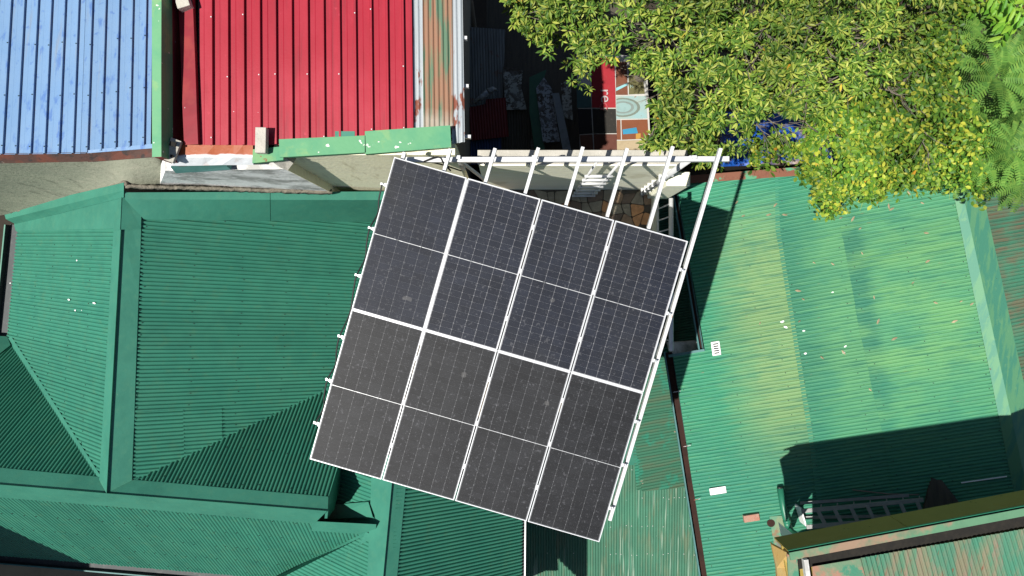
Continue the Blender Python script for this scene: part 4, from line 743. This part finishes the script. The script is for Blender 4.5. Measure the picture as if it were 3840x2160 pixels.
def tree(name, label, kind, m, poly, depth, count, base, seed, single=280, gap=.16, gs=60., layers=((0, 1), (.6, .4), (1.4, .18)), thin=None, ztrunk=7.5, limbs=10, trunk_r=.2, bare=None):
    r = random.Random(seed); t = thing(name, label, 'tree', base)
    var = [rosette(kind, r) for _ in range(7)]; vme = [v.mesh('leaf_cluster', m) for v in var]
    big = MB(); tops = []; x0 = min(p[0] for p in poly); x1 = max(p[0] for p in poly); y0 = min(p[1] for p in poly); y1 = max(p[1] for p in poly)
    n = 0
    while n < count:
        x, y = r.uniform(x0, x1), r.uniform(y0, y1)
        if not inside((x, y), poly): continue
        li = r.choices(range(len(layers)), [l[1] for l in layers])[0]
        nzv = mnoise.noise(Vector((x / gs, y / gs, seed + li * 3.7)))
        if nzv < gap: continue
        if thin and r.random() < thin(x, y): continue
        n += 1
        d = depth(x, y) + layers[li][0] + .35 * mnoise.noise(Vector((x / 170, y / 170, seed + 9))) - .3 * nzv + r.uniform(-.22, .22)
        x += r.gauss(0, 15); y += r.gauss(0, 15); p = P(x, y, d); k = r.randrange(7); s = r.uniform(.8, 1.2)
        rot = Matrix.Rotation(r.uniform(-.45, .45), 4, 'X') @ Matrix.Rotation(r.uniform(-.45, .45), 4, 'Y') @ Matrix.Rotation(r.uniform(0, 6.3), 4, 'Z')
        if li == 0 and len(tops) < single and 0 < y and 0 < x < 3840 and r.random() < .6:
            o = link(bpy.data.objects.new('leaf_cluster', vme[k])); o.parent = t; o.matrix_parent_inverse = Matrix.Translation(-WL[t.name])
            o.matrix_basis = Matrix.Translation(p) @ rot @ Matrix.Scale(s, 4); tops.append(p)
        else:
            M_ = Matrix.Translation(p) @ rot @ Matrix.Scale(s, 4); b0 = len(big.v)
            big.v += [M_ @ v for v in var[k].v]; big.f += [tuple(i + b0 for i in f) for f in var[k].f]
            if len(tops) >= single: tops.append(p) if r.random() < .1 else None
    o = big.build('foliage', m, t); o['kind'] = 'stuff'
    b = Vector(base); top = Vector((b.x + r.uniform(-.2, .2), b.y + r.uniform(-.2, .2), ztrunk))
    MB().tube([b, b.lerp(top, .4) + Vector((.08, -.05, 0)), top], trunk_r, 10, trunk_r * .7).build('trunk', bark, t, True)
    ends = r.sample(tops, min(limbs, len(tops)))
    for e in ends:
        mb = MB(); e = e - Vector((0, 0, .25)); m1 = top.lerp(e, .35) + Vector((0, 0, .5)); m2 = top.lerp(e, .7) + Vector((0, 0, .3))
        q = [top, m1, m2, e]; q = [q[0], q[0].lerp(q[1], .5), q[1], q[1].lerp(q[2], .5), q[2], q[2].lerp(q[3], .5), q[3]]
        q = [v + Vector((r.uniform(-.06, .06), r.uniform(-.06, .06), 0)) if 0 < i < 6 else v for i, v in enumerate(q)]
        mb.tube(q, trunk_r * .45, 7, .015)
        near = sorted(tops, key=lambda p: (p - e).length)[1:14]
        for z_ in r.sample(near, min(7, len(near))):
            s0 = q[r.choice((3, 4, 5))]; z_ = z_ - Vector((0, 0, .03)); mid = s0.lerp(z_, .5) + Vector((r.uniform(-.1, .1), r.uniform(-.1, .1), r.uniform(-.05, .12)))
            mb.tube([s0, s0.lerp(mid, .5) + Vector((r.uniform(-.03, .03), r.uniform(-.03, .03), 0)), mid, z_], .018, 5, .005)
        mb.build('branch', bark, t, True)
    if bare:
        for (xa, ya, xb, yb, d) in bare:
            mb = MB(); a = P(xa, ya, d + .25); e = P(xb, yb, d)
            q = [a.lerp(e, k / 5) + Vector((r.uniform(-.04, .04), r.uniform(-.04, .04), r.uniform(-.04, .04))) for k in range(6)]
            mb.tube(q, .013, 5, .005)
            for k in range(7):
                s0 = q[r.randint(1, 4)]; dv = (e - a).normalized(); e2 = s0 + (Matrix.Rotation(r.uniform(-.9, .9), 3, 'Z') @ dv) * r.uniform(.2, .5) + Vector((0, 0, r.uniform(-.1, .1)))
                mb.tube([s0, s0.lerp(e2, .5) + Vector((r.uniform(-.03, .03), r.uniform(-.03, .03), 0)), e2], .007, 4, .003)
            mb.build('bare_branch', bark, t, True)
    return t
PA = [(1880, -80), (1905, 60), (1960, 110), (2030, 190), (2090, 180), (2140, 230), (2160, 310), (2220, 325), (2240, 215), (2320, 215), (2420, 270), (2480, 340), (2470, 430), (2440, 520), (2380, 535), (2420, 580), (2540, 560), (2640, 610), (2710, 650), (2770, 640), (2800, 560), (2920, 500), (3100, 440), (3260, 320), (3420, 220), (3560, 60), (3560, -80)]
TW = []
while len(TW) < 34:
    x_, y_ = rnd.uniform(2600, 3500), rnd.uniform(10, 520)
    a_ = rnd.uniform(0, 6.3); x2, y2 = x_ + 150 * math.cos(a_), y_ + 150 * math.sin(a_)
    if 10 < y2 < 600: TW.append((x_, y_, x2, y2, 11.15 + ((x_ - 2900) / 1000) ** 2 * 1.3 + max(0, (y_ - 300) / 400) ** 2 * .9))
def dA(x, y): return 11.2 + ((x - 2900) / 1000) ** 2 * 1.3 + max(0, (y - 300) / 400) ** 2 * .9
tree('broadleaf_tree', 'big leafy tree with glossy whorled leaves and bare twigs behind the terrace', 'A', leafA, PA, dA, 2900, (3.4, 5.6, 0), 5,
     thin=lambda x, y: (.55 if 2230 < x < 2560 and y < 330 else 0) + (.35 if x < 2200 and y > 60 else 0) + (.85 if 2700 < x < 3180 and y > 440 else 0), limbs=26,
     bare=[(2650, 60, 2300, 20, 11.5), (2640, 130, 2280, 80, 11.6), (2600, 120, 2290, 150, 11.7), (2660, 180, 2330, 250, 11.9), (2580, 40, 2400, 200, 11.8), (2700, 250, 2340, 290, 12.2), (2600, 300, 2420, 380, 12.6), (3000, 40, 2760, 160, 11.0), (3180, 60, 2950, 130, 10.9), (3040, 160, 3020, 420, 11.0), (2900, 150, 2760, 300, 11.1), (3100, 180, 3240, 330, 11.2)] + TW)
PB = [(2750, 560), (2900, 500), (3090, 430), (3250, 310), (3420, 210), (3540, 60), (3560, -60), (3660, -60), (3650, 60), (3580, 200), (3560, 300), (3620, 420), (3700, 520), (3680, 640), (3720, 690), (3650, 750), (3590, 700), (3480, 715), (3400, 680), (3290, 730), (3200, 715), (3160, 790), (3100, 800), (3060, 740), (3090, 660), (3020, 640), (2900, 600), (2800, 640)]
def dB(x, y): return 11.7 + max(0, (y - 350) / 400) ** 2 * 1.2 + max(0, (x - 3400) / 300) ** 2 * .5
tree('yellowish_tree', 'yellow-green small-leaved tree overhanging the faded green roof', 'B', leafB, PB, dB, 1900, (7.6, 5.2, 0), 8, gs=52., gap=.1, layers=((0, 1), (.45, .6), (1.1, .35)),
     thin=lambda x, y: .8 if 2720 < x < 3180 and 470 < y < 640 else 0, limbs=18, trunk_r=.14)
PD = [(3690, -60), (3860, -60), (3860, 120), (3790, 100), (3730, 60)]
tree('corner_tree', 'bright green large-leaved branch in the top right corner', 'D', leafD, PD, lambda x, y: 11.8, 26, (9.6, 6.0, 0), 3, single=20, limbs=4, trunk_r=.1, gap=-.5, layers=((0, 1), (.5, .7)))
# feathery tree along the right edge
def frond(mb, M_, L, r):
    n = 15; q = [Vector((t * L, 0, .25 * L * t - .42 * L * t * t)) for t in [k / n for k in range(n + 1)]]
    for k in range(n):
        a, b = M_ @ q[k], M_ @ q[k + 1]; w_ = M_.to_3x3() @ Vector((0, .004, 0)); mb.add([a - w_, a + w_, b + w_, b - w_], [(0, 1, 2, 3)])
        if k < 2: continue
        wl = .085 * math.sin(math.pi * (.12 + .8 * k / n)) ** .6
        for s in (1, -1):
            c = q[k] + Vector((L / n * .5, 0, 0)); tip = c + Vector((.02, s * wl, -.012)); h = L / n * .47
            mb.add([M_ @ (c - Vector((h, 0, 0))), M_ @ (tip - Vector((h * .7, 0, 0))), M_ @ (tip + Vector((h * .5, 0, 0))), M_ @ (c + Vector((h, 0, 0)))], [(0, 1, 2, 3) if s < 0 else (3, 2, 1, 0)])
ft_ = thing('feathery_tree', 'feathery tree with fern-like leaf rosettes along the right edge', 'tree', (9.4, 3.6, 0))
fr_me = []
for v in range(3):
    r = random.Random(40 + v); mb = MB()
    for k in range(17):
        M_ = Matrix.Rotation(2 * math.pi * k / 17 * 1.0 + r.uniform(-.15, .15), 4, 'Z') @ Matrix.Rotation(-r.uniform(-.05, .5), 4, 'Y'); frond(mb, M_, r.uniform(.4, .6), r)
    fr_me.append(mb.mesh('frond_rosette', leafC))
spots = [(3742, 292, 11.8, 1.15), (3775, 215, 11.9, 1), (3690, 120, 12.2, .9), (3600, 215, 12.7, .9), (3800, 560, 12.0, 1.1), (3690, 600, 12.4, 1), (3830, 420, 12.3, 1), (3610, 340, 12.8, 1), (3640, 480, 12.9, 1), (3720, 440, 12.8, 1.1), (3850, 300, 12.6, 1), (3840, 680, 12.7, 1), (3580, 640, 13.2, .9), (3420, 390, 12.6, .6), (3860, 130, 12.6, 1), (3760, 680, 13.2, .9), (3760, 380, 13.4, 1.2), (3800, 500, 13.6, 1.2)]
topf = Vector((9.3, 3.6, 7.5)); MB().tube([(9.4, 3.6, 0), (9.36, 3.62, 4), topf], .1, 9, .07).build('trunk', bark, ft_, True)
for k, (x, y, d, s) in enumerate(spots):
    p = P(x, y, d); o = link(bpy.data.objects.new('frond_rosette', fr_me[k % 3])); o.parent = ft_; o.matrix_parent_inverse = Matrix.Translation(-WL[ft_.name])
    o.matrix_basis = Matrix.Translation(p) @ Matrix.Rotation(rnd.uniform(-.2, .2), 4, 'X') @ Matrix.Rotation(rnd.uniform(0, 6), 4, 'Z') @ Matrix.Scale(s, 4)
    MB().tube([topf, topf.lerp(p, .5) + Vector((rnd.uniform(-.15, .15), rnd.uniform(-.15, .15), .1)), p], .04, 6, .018).build('branch', bark, ft_, True)

# ------------------------------------------------------------------ unseen block added beyond the left edge to cast a shadow on the green roof
nb = thing('shadow_block', 'plain unseen block added outside the left edge to shade the green roof', 'building', (-14, -6.5, 0))
MB().prism([Vector((x, y, 13.2)) for x, y in ((-17.5, -10.5), (-13.0, -10.5), (-13.0, -5.5), (-17.5, -4.9))], (0, 0, -13.2)).build('wall', wallgen, nb)
MB().prism([Vector((x, y, 13.32)) for x, y in ((-17.6, -10.6), (-12.93, -10.6), (-12.93, -5.45), (-17.6, -4.8))], (0, 0, -.12)).build('roof', conc, nb)
